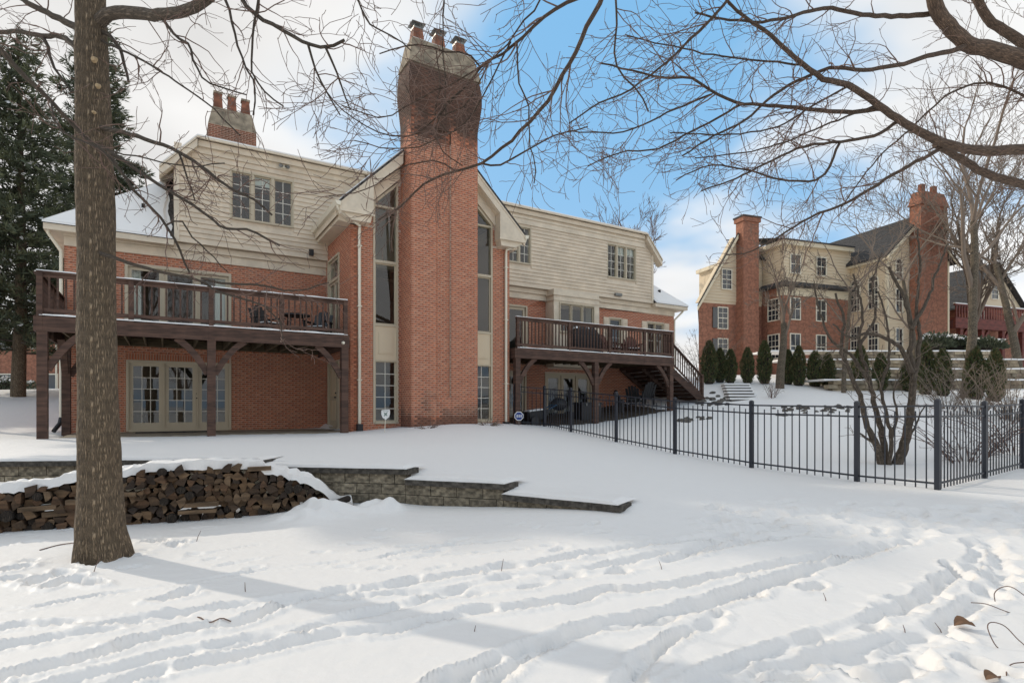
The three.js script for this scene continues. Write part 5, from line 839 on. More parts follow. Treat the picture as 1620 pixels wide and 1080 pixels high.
bareTree('deciduous_tree', 'tall twiggy tree nearest the right edge behind the red deck', onG(1612, 36), { seed: 22, len: 7.5, r: 0.26, levels: 5, kids: [6, 5, 5, 4, 3], min: 0.013, clear: 0.35, pale: true });
bareTree('deciduous_tree', 'tall twiggy tree between the neighbouring chimney and the red deck', onG(1545, 40), { seed: 25, len: 8.5, r: 0.25, levels: 5, kids: [6, 5, 5, 4, 3], min: 0.014, clear: 0.35, pale: true });
bareTree('deciduous_tree', 'thin bare tree in front of the neighbouring brick chimney', onG(1452, 27), { seed: 29, len: 5.2, r: 0.12, levels: 5, kids: [4, 4, 4, 3, 3], min: 0.008, clear: 0.4, pale: true });
// trees behind the viewer: seen only in the window panes
for (const [r, d, s, len, txt] of [[-5, -9, 41, 5.5, 'bare tree behind the viewer, leftmost of those mirrored in the windows'], [2.5, -6, 43, 6, 'bare tree behind the viewer, nearest of those mirrored in the windows'], [8, -11, 47, 6.5, 'bare tree behind the viewer, second from the right of those mirrored'], [-1, -16, 53, 7, 'bare tree far behind the viewer, mirrored in the middle panes'], [14, -6, 59, 6, 'bare tree behind the viewer, rightmost of those mirrored in the windows'], [-12, -5, 61, 6, 'bare tree behind the viewer on the far left, mirrored in the patio door']]) bareTree('deciduous_tree', txt, W(r, d, Hb(r, d)), { seed: s, len, r: 0.22, levels: 4, kids: [6, 5, 5, 3], min: 0.012, clear: 0.35 }, 'trees behind the viewer');
// --- old many-stemmed shrub inside the fence
{
  reseed(91);
  const t = thing('lilac_shrub', 'gnarled many-stemmed bare shrub standing inside the fence corner', 'shrub', onG(1405, 12.8)), tw = new MB();
  const st = [[13, 4, [[1397, 737, 12.8], [1386, 702], [1371, 667], [1362, 630], [1346, 590], [1332, 552], [1335, 505], [1322, 465, 12.6]]], [13, 3, [[1401, 737, 12.9], [1397, 692], [1385, 640], [1375, 600], [1361, 545], [1365, 490], [1350, 432, 12.9]]], [8, 3, [[1408, 738, 12.7], [1411, 692], [1401, 652], [1395, 612], [1408, 565], [1402, 505], [1390, 460, 12.6]]],
    [18, 5, [[1420, 740, 12.8], [1431, 702], [1441, 655], [1446, 602], [1441, 560], [1443, 520], [1431, 470], [1406, 422, 12.9]]], [9, 3, [[1446, 602, 12.8], [1456, 542], [1451, 482], [1456, 422], [1452, 362, 13]]], [10, 3, [[1443, 590, 12.8], [1430, 556], [1402, 535], [1372, 527], [1345, 535], [1318, 512, 12.4]]], [5, 2, [[1432, 700, 12.8], [1450, 672], [1458, 652], [1468, 640, 12.6]]], [7, 2.5, [[1386, 702, 12.8], [1368, 690], [1356, 680, 12.6]]],
    [7, 3, [[1375, 600, 12.9], [1345, 560], [1318, 540], [1300, 500], [1288, 450, 13]]], [6, 2, [[1411, 692, 12.7], [1420, 655], [1414, 620], [1428, 590, 12.5]]], [7, 3, [[1443, 520, 12.8], [1470, 470], [1482, 430], [1500, 385, 13]]], [6, 2.5, [[1361, 545, 12.9], [1385, 500], [1380, 450], [1395, 400, 13]]]];
  for (const [w0, w1, l] of st) { const p = curve(trace(l), 0.12).map((v, i) => i ? v.add(V(rr(-1, 1), rr(-1, 1), rr(-1, 1)).multiplyScalar(0.02)) : v), r0 = w0 / 2 / FOCAL * 12.8, r1 = w1 * 0.4 / FOCAL * 12.8, rf = (u) => mix(r0, r1, Math.pow(u, 0.6)); part(t, 'stem', new MB().tube(p, rf, 9, 0.4), M.limb); sprout(tw, p, rf, { per: [2.8, 3.2, 2.5], len: [0.8, 0.42, 0.22], r: [0.012, 0.008, 0.006], min: 0.0045, bias: V(0, 0.25, 0), from: [0.3, 0.2, 0.1], wob: 0.3 }); }
  part(t, 'crown', tw, M.twigPale);
}
// --- arching bare bushes
function bush(label, px, d, h, w, n, seed, m = M.twig, arch = -0.9) { reseed(seed); const b = onG(px, d), t = thing('bare_bush', label, 'bush', b), mb = new MB(); for (let i = 0; i < n; i++) { const a = rr(0, 6.28), p = wander(b.clone().add(V(Math.cos(a) * w * 0.15, -0.05, Math.sin(a) * w * 0.15)), V(Math.cos(a) * w / h * 0.7, 1, Math.sin(a) * w / h * 0.7), h * rr(0.7, 1.3), 7, 0.1, V(Math.cos(a) * 0.3, arch * rr(0.4, 1.2), Math.sin(a) * 0.3)), rf = (u) => Math.max(0.005, 0.012 * (1 - u * 0.7)); mb.tube(p, rf, 4, 0.3, false); sprout(mb, p, rf, { per: [5, 5], len: [0.3, 0.16], r: [0.006, 0.005], min: 0.004, bias: V(0, 0.1, 0), wob: 0.3 }); } part(t, 'branches', mb, m); return t; }
bush('arching bare bush behind the fence panel right of the corner post', 1530, 12.6, 1.7, 1.4, 20, 101);
bush('arching bare bush behind the fence at the right edge', 1612, 13.6, 1.9, 1.5, 22, 103);
bush('dense brown bush left of the evergreen row beside the stair foot', 1112, 29.5, 2.6, 1.6, 34, 105, M.twigPale, -0.2);
bush('small bare reddish bush on the snow bank right of the steps', 1222, 24.3, 0.8, 0.5, 12, 107, M.twig, 0);
bush('brown bush under the stone terraces, third from the right edge', 1500, 20.5, 2.0, 1.2, 26, 109, M.twigPale, -0.2);
bush('brown bush under the stone terraces, second from the right edge', 1545, 19.5, 2.1, 1.3, 28, 111, M.twigPale, -0.2);
bush('brown bush under the stone terraces at the right edge', 1600, 18.5, 2.2, 1.4, 30, 113, M.twigPale, -0.2);

// ---------------------------------------------------------------- evergreens
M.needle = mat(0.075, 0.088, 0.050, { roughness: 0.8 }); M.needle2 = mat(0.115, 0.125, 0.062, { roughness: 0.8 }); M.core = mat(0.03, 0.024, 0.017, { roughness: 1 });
M.thuja = mat(0.062, 0.082, 0.026, { roughness: 0.75 }); M.thuja2 = mat(0.13, 0.105, 0.042, { roughness: 0.8 });
function flake(mb, p, dir, len, w) { const s = perp(dir), b = p.clone().addScaledVector(dir, len), m = p.clone().addScaledVector(dir, len * 0.45); mb.tri(p, m.clone().addScaledVector(s, w), b).tri(p, b, m.clone().addScaledVector(s, -w)); }
function pine(label, base, h, spread, seed, low = 0.12) {
  reseed(seed); const t = thing('pine_tree', label, 'tree', base), tk = new MB(), wood = new MB(), a = new MB(), b = new MB(), sn = new MB();
  tk.tube(curve([base.clone().add(V(0, -0.2, 0)), base.clone().add(V(0.1, h * 0.4, 0)), base.clone().add(V(0, h, 0.05))], 0.5), (u) => mix(0.17 + h * 0.006, 0.02, u), 9, 1);
  const N = Math.round(h * 8.5);
  for (let i = 0; i < N; i++) {
    const u = Math.pow(mix(low, 0.985, (i + rnd()) / N), 0.92), az = i * 2.4 + rr(-0.4, 0.4), L2 = spread * (1.06 - u) * rr(0.55, 1.12) * (0.75 + 0.5 * Math.max(0, noise(az * 0.6, u * 7, seed))), dir = V(Math.cos(az), rr(-0.16, 0.22), Math.sin(az)), p0 = base.clone().add(V(0, h * u, 0));
    const path = wander(p0, dir, Math.max(0.5, L2), 7, 0.09, V(0, -0.05 + 0.25 * (u - 0.3), 0)); wood.tube(path, (v) => mix(0.035, 0.008, v), 4, 0.4, false);
    const n = Math.round(L2 * 26);
    for (let k = 0; k < n; k++) {
      const f = Math.pow(rr(0.08, 1), 0.7) * 7, j = Math.min(6, Math.floor(f)), q = path[j].clone().lerp(path[j + 1], f - j).add(V(rr(-1, 1), rr(-0.35, 0.4), rr(-1, 1)).multiplyScalar(0.45)), out = dir.clone().add(V(rr(-0.8, 0.8), rr(-0.2, 0.7), rr(-0.8, 0.8))).normalize(), mb = rnd() < 0.66 ? a : b;
      for (let e = 0; e < 7; e++) flake(mb, q.clone().add(V(rr(-0.06, 0.06), rr(-0.05, 0.05), rr(-0.06, 0.06))), out.clone().add(V(rr(-0.75, 0.75), rr(-0.6, 0.75), rr(-0.75, 0.75))).normalize(), rr(0.2, 0.42), 0.026);
      if (rnd() < 0.03) { for (let e = 0; e < 3; e++) flake(sn, q.clone().add(V(0, 0.06, 0)), V(rr(-1, 1), 0.05, rr(-1, 1)).normalize(), 0.2, 0.08); }
    }
  }
  part(t, 'trunk', tk, M.bark); part(t, 'branches', wood, M.limb); const c = part(t, 'crown', a, M.needle); part(c, 'pale_needles', b, M.needle2); if (!sn.empty) part(t, 'snow_cover', sn, M.snowSoft); console.log('pine', (a.p.length + b.p.length) / 9);
  return t;
}
pine('tall dark pine rising behind the left hipped roof and foreground trunk', onG(150, 27), 17.4, 5.2, 201, 0.2);
pine('dark pine with drooping low boughs at the left edge before the distant brick house', onG(28, 22), 14.0, 5.0, 203, 0.1);
pine('outermost pine at the left edge beyond the deck post', onG(-110, 24), 15.5, 5.6, 207, 0.14);
pine('pine beyond the left edge whose shadow falls across the terrace', W(-21.5, 18.8, Hb(-21.5, 18.8)), 14.2, 7.5, 211, 0.56);
pine('second pine beyond the left edge whose shadow falls on the right snow', W(-25.5, 23.5, Hb(-25.5, 23.5)), 19, 7.5, 213, 0.5);
// columnar evergreens in a row: three forms, copied
{
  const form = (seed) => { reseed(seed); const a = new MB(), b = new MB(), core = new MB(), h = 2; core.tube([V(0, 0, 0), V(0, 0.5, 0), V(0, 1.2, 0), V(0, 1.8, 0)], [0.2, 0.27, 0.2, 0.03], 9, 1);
    for (let i = 0; i < 2600; i++) { const u = Math.pow(rnd(), 0.85), az = rr(0, 6.28), R = 0.40 * Math.pow(Math.sin(Math.PI * Math.min(1, 0.16 + u * 0.84)), 0.75) * (0.9 + 0.35 * noise(az * 1.1, u * 5, seed)), rad = R * Math.pow(rr(0.45, 1), 0.5); const p = V(Math.cos(az) * rad, u * h * 0.97 + 0.03, Math.sin(az) * rad); flake(rnd() < 0.7 ? a : b, p, V(Math.cos(az) * 0.6 + rr(-0.3, 0.3), rr(0.4, 1.2), Math.sin(az) * 0.6 + rr(-0.3, 0.3)).normalize(), rr(0.09, 0.17), 0.022); }
    return [core.geom(), a.geom(), b.geom()]; };
  const forms = [form(301), form(305), form(309)], ord = ['first', 'second', 'third', 'fourth', 'fifth', 'sixth', 'seventh', 'eighth', 'ninth', 'tenth', 'eleventh', 'twelfth', 'thirteenth', 'fourteenth', 'fifteenth', 'sixteenth'];
  reseed(311);
  [[1122, 28.3, 1.05], [1139, 28.5, 0.9], [1156, 28.2, 0.98], [1183, 28, 1.0], [1210, 27.8, 1.06], [1247, 27.6, 0.95], [1264, 27.2, 1.02], [1290, 27, 0.95], [1310, 26.8, 1.0], [1362, 26, 1.05], [1394, 25.6, 0.9], [1440, 25.2, 0.95], [1465, 24.4, 1.12], [1492, 23.9, 1.05], [1543, 23, 1.1], [1575, 22.4, 1.05]].forEach(([px, d, s], i) => {
    const b = onG(px, d), f = forms[i % 3], t = thing('columnar_evergreen', `${ord[i]} columnar evergreen from the left in the row before the neighbouring house`, 'evergreen', b, 'row of columnar evergreens');
    mesh('trunk', f[0], M.core, t); const c = mesh('crown', f[1], M.thuja, t); mesh('browned_sprays', f[2], M.thuja2, c); t.scale.set(s * rr(0.8, 1.0), s * rr(0.80, 1.02), s * rr(0.8, 1.0)); t.rotation.y = rr(0, 6);
  });
}

// ---------------------------------------------------------------- neighbouring houses
const Q = (a, b, y) => W(a * 0.945 - b * 0.326, a * 0.326 + b * 0.945, y);
const qbox = (mb, a0, a1, b0, b1, y0, y1) => mb.hex([Q(a0, b0, y0), Q(a1, b0, y0), Q(a1, b1, y0), Q(a0, b1, y0), Q(a0, b0, y1), Q(a1, b0, y1), Q(a1, b1, y1), Q(a0, b1, y1)]);
M.brickFar = mat(0.42, 0.185, 0.115, { roughness: 0.9, map: tex(256, (u, v) => { const c = Math.floor(v * 24), x = (u * 8 + (c % 2) * 0.5) % 1, y = (v * 24) % 1, j = x < 0.05 || y < 0.16; const k = 0.85 + tile(u, v, 16, 16, 21, 4) * 0.5; return j ? [0.85, 0.9, 0.95] : [k, k * 0.97, k * 0.94]; }, { rep: 1.7 }) });
M.tan = mat(0.66, 0.535, 0.37, { roughness: 0.65 }); M.tanTrim = mat(0.70, 0.60, 0.43, { roughness: 0.6 }); M.roofFar = mat(0.075, 0.072, 0.072, { roughness: 0.95, map: T.shingle }); M.glassFar = new THREE.MeshPhysicalMaterial({ color: lin(0.03, 0.035, 0.04), roughness: 0.06, ior: 1.7 });
M.redwood = mat(0.19, 0.042, 0.030, { roughness: 0.7, map: T.grain });
// a window in a wall: side 'f' faces the viewer (b = const), 'l' faces left (a = const)
function farWindow(h, side, c, u0, u1, y0, y1, o = {}) {
  const g = sub(h, 'window'), pt = (u, y, z) => side === 'f' ? Q(u, c - z, y) : Q(c - z, u, y), rev = side === 'l';
  const bx = (mb, a0, a1, b0, b1, z0, z1) => { const q = [pt(a0, b0, z1), pt(a1, b0, z1), pt(a1, b0, z0), pt(a0, b0, z0), pt(a0, b1, z1), pt(a1, b1, z1), pt(a1, b1, z0), pt(a0, b1, z0)]; return mb.hex(rev ? [q[1], q[0], q[3], q[2], q[5], q[4], q[7], q[6]] : q); };
  const f = new MB(), t = 0.07; bx(f, u0 - t, u0, y0 - t, y1 + t, 0, 0.06); bx(f, u1, u1 + t, y0 - t, y1 + t, 0, 0.06); bx(f, u0, u1, y1, y1 + t, 0, 0.06); bx(f, u0, u1, y0 - t, y0, 0, 0.09); part(g, 'frame', f, M.white);
  part(g, 'pane', bx(new MB(), u0, u1, y0, y1, 0.005, 0.02), M.glassFar);
  const m = new MB(), cols = o.cols || 2, rows = o.rows || 4; for (let i = 1; i < cols; i++) { const x = mix(u0, u1, i / cols); bx(m, x - 0.015, x + 0.015, y0, y1, 0.02, 0.035); } for (let j = 1; j < rows; j++) { const y = mix(y0, y1, j / rows), w = j * 2 === rows ? 0.03 : 0.015; bx(m, u0, u1, y - w, y + w, 0.02, 0.034); } part(g, 'glazing_bars', m, M.white);
  if (o.arch) { const K = 10, r = (u1 - u0) / 2, cx = (u0 + u1) / 2, q = new MB(), fr = new MB(); const e = (i, rad, z) => pt(cx + Math.cos(Math.PI * i / K) * rad, y1 + t + Math.sin(Math.PI * i / K) * rad, z); for (let i = 0; i < K; i++) { q.tri(pt(cx, y1 + t, 0.02), e(i, r, 0.02), e(i + 1, r, 0.02)); fr.quad(e(i, r, 0.05), e(i, r + t, 0.05), e(i + 1, r + t, 0.05), e(i + 1, r, 0.05)).quad(e(i, r + t, 0.05), e(i, r + t, 0), e(i + 1, r + t, 0), e(i + 1, r + t, 0.05)); } part(g, 'fanlight', q, M.glassFar); part(g, 'arch', fr, M.white); }
}
function boards(h, side, c, u0, u1, y0, y1, cut = null) { for (let y = y0; y < y1 - 0.02; y += 0.22) { const yb = Math.min(y + 0.235, y1), [a, b] = cut ? cut((y + yb) / 2) : [u0, u1]; if (b - a < 0.1) continue; const pt = (u, yy, z) => side === 'f' ? Q(u, c - z, yy) : Q(c - z, u, yy); part(h, 'siding_board', new MB().prism([[y, 0.055], [yb, 0.012], [yb, 0], [y, 0]], (p, q) => pt(a, p, q), (p, q) => pt(b, p, q)), M.tan); } }
function roofSlab(h, name, pts, th, m) { const d = pts.map((p) => p.clone().add(V(0, -th, 0))); const mb = new MB(); if (pts.length === 4) mb.hex([...d, ...pts]); return part(h, name, mb, m); }
{
  const h = thing('neighbouring_house', 'large neighbouring house of red brick and tan siding up the slope behind the evergreens', 'house', Q(34, 33, 3.5));
  // main block
  part(h, 'brick_wall', qbox(new MB(), 31.9, 38.4, 32.4, 42, 2, 10.4), M.brickFar); part(h, 'upper_wall', qbox(new MB(), 31.95, 38.4, 32.45, 42, 10.4, 13.5), M.tan);
  boards(h, 'f', 32.45, 31.95, 38.4, 10.7, 13.3); boards(h, 'l', 31.95, 32.45, 36.5, 10.7, 13.3);
  part(h, 'skirt_roof', new MB().prism([[32.42, 10.75], [31.85, 10.35], [32.42, 10.3]], (b, y) => Q(31.7, b, y), (b, y) => Q(38.38, b, y)), M.roofFar); part(h, 'skirt_roof', new MB().prism([[31.92, 10.75], [31.35, 10.35], [31.92, 10.3]], (a, y) => Q(a, 32.0, y), (a, y) => Q(a, 36, y)), M.roofFar);
  part(h, 'cornice', qbox(new MB(), 31.6, 38.4, 32.1, 42, 13.3, 13.6), M.tanTrim); part(h, 'frieze', qbox(new MB(), 31.88, 38.4, 32.36, 33, 9.7, 10.3), M.tanTrim);
  roofSlab(h, 'roof', [Q(31.5, 32.0, 13.68), Q(38.4, 32.0, 13.68), Q(38.4, 38, 15.2), Q(31.5, 38, 15.2)], 0.08, M.roofFar);
  for (const [a, y0, y1] of [[32.55, 11.35, 12.65], [35.0, 11.35, 12.65], [32.55, 8.0, 9.5], [35.0, 8.0, 9.5], [32.55, 5.2, 6.9], [35.0, 5.2, 6.9]]) farWindow(h, 'f', y0 > 10 ? 32.38 : 32.4, a, a + 0.85, y0, y1, { rows: 2, cols: 2 });
  farWindow(h, 'l', 31.9, 32.8, 33.8, 5.2, 6.9, { rows: 4, cols: 3 }); farWindow(h, 'l', 31.9, 32.8, 33.8, 8, 9.5, { rows: 4, cols: 3 });
  // left gabled wing with its chimney
  const gx = (y) => [26.2 + Math.max(0, y - 9.2) * 0.62, 31.9];
  const skew = (a, b) => a + (b - 34.5) * 0.82;   // the wing stands at an angle to the main block
  part(h, 'brick_wall', new MB().hex([Q(26.2, 34.5, 2), Q(31.88, 34.5, 2), Q(skew(31.88, 41), 41, 2), Q(skew(26.2, 41), 41, 2), Q(26.2, 34.5, 9.2), Q(31.88, 34.5, 9.2), Q(skew(31.88, 41), 41, 9.2), Q(skew(26.2, 41), 41, 9.2)]), M.brickFar); part(h, 'gable_wall', new MB().prism([[26.2, 9.2], [31.88, 9.2], [31.88, 12.4], [29.3, 14.2]], (a, y) => Q(a, 34.5, y), (a, y) => Q(a, 34.9, y)), M.tan);
  boards(h, 'f', 34.5, 26.2, 31.9, 9.4, 14.0, (y) => [26.25 + Math.max(0, y - 9.2) * 0.62, Math.min(31.88, 29.3 + Math.max(0.05, 14.2 - y) * 1.6)]);
  roofSlab(h, 'roof', [Q(25.8, 34.1, 8.9), Q(29.35, 34.1, 14.45), Q(skew(29.35, 41), 41, 14.45), Q(skew(25.8, 41), 41, 8.9)], 0.15, M.roofFar); roofSlab(h, 'roof', [Q(29.35, 34.1, 14.45), Q(32.0, 34.1, 12.6), Q(skew(32.0, 41), 41, 12.6), Q(skew(29.35, 41), 41, 14.45)], 0.15, M.roofFar);
  part(h, 'rake_board', new MB().prism([[25.8, 8.5], [25.8, 8.78], [29.35, 14.3], [29.35, 14.0]], (a, y) => Q(a, 34.05, y), (a, y) => Q(a, 34.12, y)), M.tanTrim);
  const ch = sub(h, 'chimney'); part(ch, 'shaft', qbox(new MB(), 29.5, 30.9, 33.7, 34.5, 2, 15.2), M.brickFar); part(ch, 'crown', qbox(new MB(), 29.4, 31.0, 33.6, 34.6, 15.2, 15.5), M.brickFar); part(ch, 'cap', qbox(new MB(), 29.35, 31.05, 33.55, 34.65, 15.5, 15.62), M.roofFar);
  for (const [a, y0, y1] of [[28.2, 10.3, 11.7], [27.9, 7.4, 8.9], [27.9, 5.2, 6.6]]) { farWindow(h, 'f', y0 > 10 ? 34.43 : 34.5, a, a + 0.8, y0, y1, { rows: 4, cols: 2 }); if (y0 < 10) part(h, 'shutter', qbox(new MB(), a - 0.5, a - 0.1, 34.42, 34.5, y0, y1), M.glassFar); }
  // tan wing with arched windows and the great chimney
  part(h, 'wing_wall', qbox(new MB(), 38.4, 44.6, 29.5, 40, 2, 12.5), M.tan); part(h, 'gable_wall', new MB().prism([[38.4, 12.5], [44.6, 12.5], [41.5, 15.3]], (a, y) => Q(a, 29.5, y), (a, y) => Q(a, 29.9, y)), M.tan);
  boards(h, 'l', 38.4, 29.5, 32.4, 4.5, 12.3); boards(h, 'f', 29.5, 38.4, 44.6, 4.5, 15.0, (y) => y < 12.5 ? [38.4, 44.6] : [38.4 + (y - 12.5) * 1.1, 44.6 - (y - 12.5) * 1.1]);
  part(h, 'corner_board', qbox(new MB(), 38.33, 38.5, 29.43, 29.62, 3, 12.5), M.tanTrim); part(h, 'corner_board', qbox(new MB(), 44.5, 44.67, 29.43, 29.62, 3, 12.5), M.tanTrim);
  roofSlab(h, 'roof', [Q(37.9, 29.1, 12.35), Q(41.5, 29.1, 15.6), Q(41.5, 41, 15.6), Q(37.9, 41, 12.35)], 0.15, M.roofFar); roofSlab(h, 'roof', [Q(41.5, 29.1, 15.6), Q(45.1, 29.1, 12.35), Q(45.1, 41, 12.35), Q(41.5, 41, 15.6)], 0.15, M.roofFar);
  part(h, 'cornice', qbox(new MB(), 38.0, 38.38, 29.15, 36, 12.05, 12.2), M.tanTrim);
  part(h, 'rake_board', new MB().prism([[37.9, 12.0], [37.9, 12.22], [41.5, 15.46], [41.5, 15.2]], (a, y) => Q(a, 29.02, y), (a, y) => Q(a, 29.1, y)), M.tanTrim); part(h, 'rake_board', new MB().prism([[45.1, 12.0], [45.1, 12.22], [41.5, 15.46], [41.5, 15.2]], (a, y) => Q(a, 29.02, y), (a, y) => Q(a, 29.1, y)), M.tanTrim);
  for (const [b, y0, y1, ar] of [[30.15, 8.8, 10.7, 1], [30.15, 5.6, 7.6, 0], [31.6, 8.8, 10.7, 1], [31.6, 5.6, 7.6, 0]]) farWindow(h, 'l', 38.34, b, b + 0.7, y0, y1, { rows: 4, cols: 3, arch: ar });
  for (const [y0, y1, ar] of [[10.7, 11.8, 1], [8.4, 10.0, 0], [5.4, 7.2, 0]]) farWindow(h, 'f', 29.44, 39.15, 39.75, y0, y1, { rows: 2, cols: 2, arch: ar });
  for (const [y0, y1] of [[9.0, 10.4], [5.9, 7.6]]) farWindow(h, 'f', 29.44, 43.5, 44.1, y0, y1, { rows: 2, cols: 2 });
  const c2 = sub(h, 'chimney'); part(c2, 'shaft', qbox(new MB(), 40.5, 43.2, 28.6, 29.42, 2, 16.0), M.brickFar); part(c2, 'crown', new MB().hex([Q(40.4, 28.5, 16), Q(43.3, 28.5, 16), Q(43.3, 29.5, 16), Q(40.4, 29.5, 16), Q(40.7, 28.7, 17.0), Q(43.0, 28.7, 17.0), Q(43.0, 29.4, 17.0), Q(40.7, 29.4, 17.0)]), M.brickFar); for (const a of [41.2, 42.4]) part(c2, 'chimney_pot', qbox(new MB(), a - 0.17, a + 0.17, 28.9, 29.2, 17, 17.6), M.pot);
}
{
  const h = thing('neighbouring_house', 'far brick house with gabled roof and red timber deck at the right edge', 'house', Q(54, 34, 5));
  part(h, 'brick_wall', qbox(new MB(), 52.2, 59.2, 33.0, 42, 3, 10.4), M.brickFar); part(h, 'gable_wall', new MB().prism([[52.2, 10.4], [59.2, 10.4], [55.7, 13.9]], (a, y) => Q(a, 33.0, y), (a, y) => Q(a, 33.4, y)), M.tan);
  roofSlab(h, 'roof', [Q(51.7, 32.6, 10.1), Q(55.7, 32.6, 14.1), Q(55.7, 43, 14.1), Q(51.7, 43, 10.1)], 0.15, M.roofFar); roofSlab(h, 'roof', [Q(55.7, 32.6, 14.1), Q(59.7, 32.6, 10.1), Q(59.7, 43, 10.1), Q(55.7, 43, 14.1)], 0.15, M.roofFar);
  part(h, 'brick_wall', qbox(new MB(), 46.5, 52.19, 35, 42, 3, 10.2), M.brickFar); roofSlab(h, 'roof', [Q(46.2, 34.5, 10.2), Q(52.4, 34.5, 10.2), Q(52.4, 39, 13.2), Q(46.2, 39, 13.2)], 0.15, M.roofFar);
  farWindow(h, 'f', 33, 55.3, 56.1, 11, 12.2, { rows: 3, cols: 2, arch: 1 }); farWindow(h, 'f', 33, 53.4, 54.3, 8.4, 9.8, {}); farWindow(h, 'f', 33, 57, 57.9, 8.4, 9.8, {}); farWindow(h, 'f', 35, 48.4, 49.3, 8.4, 9.7, {});
  const dk = sub(h, 'deck'); part(dk, 'fascia', qbox(new MB(), 45.6, 56, 29.6, 29.8, 7.6, 8.4), M.redwood); part(dk, 'floor_boards', qbox(new MB(), 45.6, 56, 29.8, 33, 8.2, 8.4), M.redwood); part(dk, 'handrail', qbox(new MB(), 45.6, 56, 29.62, 29.78, 9.3, 9.42), M.redwood); part(dk, 'snow_cover', qbox(new MB(), 45.6, 56, 29.62, 29.8, 9.425, 9.5), M.snowSoft);
  for (let a = 45.75; a < 56; a += 0.3) part(dk, 'baluster', qbox(new MB(), a, a + 0.12, 29.66, 29.74, 8.4, 9.3), M.redwood);
  for (const a of [46.2, 48.6, 51, 53.4, 55.8]) part(dk, 'post', qbox(new MB(), a, a + 0.3, 29.65, 29.95, 4, 7.6), M.redwood);
  for (const a of [46.2, 48.6, 51]) part(dk, 'knee_brace', new MB().beam(Q(a + 0.3, 29.8, 6.7), Q(a + 1.0, 29.8, 7.6), 0.16, 0.2), M.redwood);
}
{
  const h = thing('neighbouring_house', 'distant brick house half hidden by pines at the left edge', 'house', W(-39, 46, 2.4));
  const wb = (mb, r0, r1, d0, d1, y0, y1) => mb.hex([W(r0, d0, y0), W(r1, d0, y0), W(r1, d1, y0), W(r0, d1, y0), W(r0, d0, y1), W(r1, d0, y1), W(r1, d1, y1), W(r0, d1, y1)]);
  part(h, 'brick_wall', wb(new MB(), -50, -34.2, 44, 54, 1.5, 7.2), M.brickFar); part(h, 'roof', new MB().prism([[43.4, 7.1], [54.6, 7.1], [49, 11]], (d, y) => W(-50.5, d, y), (d, y) => W(-33.7, d, y)), M.roofFar); part(h, 'roof_snow', new MB().hex([W(-50.4, 43.42, 7.2), W(-33.8, 43.42, 7.2), W(-33.8, 49, 11.08), W(-50.4, 49, 11.08), W(-50.4, 43.42, 7.28), W(-33.8, 43.42, 7.28), W(-33.8, 49, 11.16), W(-50.4, 49, 11.16)]), M.snowSoft);
  for (const r of [-39.9, -36.6]) { const g = sub(h, 'window'); part(g, 'frame', wb(new MB(), r, r + 1.5, 43.9, 43.98, 2.9, 4.2), M.white); part(g, 'pane', wb(new MB(), r + 0.12, r + 1.38, 43.87, 43.89, 3.0, 4.1), M.glassFar); }
  part(h, 'downspout', new MB().tube([W(-35.2, 43.9, 7), W(-35.2, 43.9, 2)], () => 0.07, 6), M.white);
}

// ---------------------------------------------------------------- the bank: steps, rocks, terraces
function rock(mb, p, s, sq = 0.7) { const g = new THREE.IcosahedronGeometry(1, 1), a = g.attributes.position, o = rr(0, 90), v = []; for (let i = 0; i < a.count; i++) { const q = V(a.getX(i), a.getY(i), a.getZ(i)), k = 1 + 0.55 * noise(q.x * 1.4 + o, q.y * 1.4, q.z * 1.4); v.push(V(q.x * k * s, q.y * k * s * sq, q.z * k * s).add(p)); } for (let i = 0; i < v.length; i += 3) mb.tri(v[i], v[i + 1], v[i + 2]); return mb; }
M.rock = mat(0.16, 0.145, 0.13, { roughness: 0.95, map: T.rough }); M.stone = mat(0.36, 0.29, 0.20, { roughness: 0.95, map: T.rough }); M.stone2 = mat(0.28, 0.235, 0.175, { roughness: 0.95, map: T.rough }); M.stone3 = mat(0.43, 0.36, 0.26, { roughness: 0.95, map: T.rough });
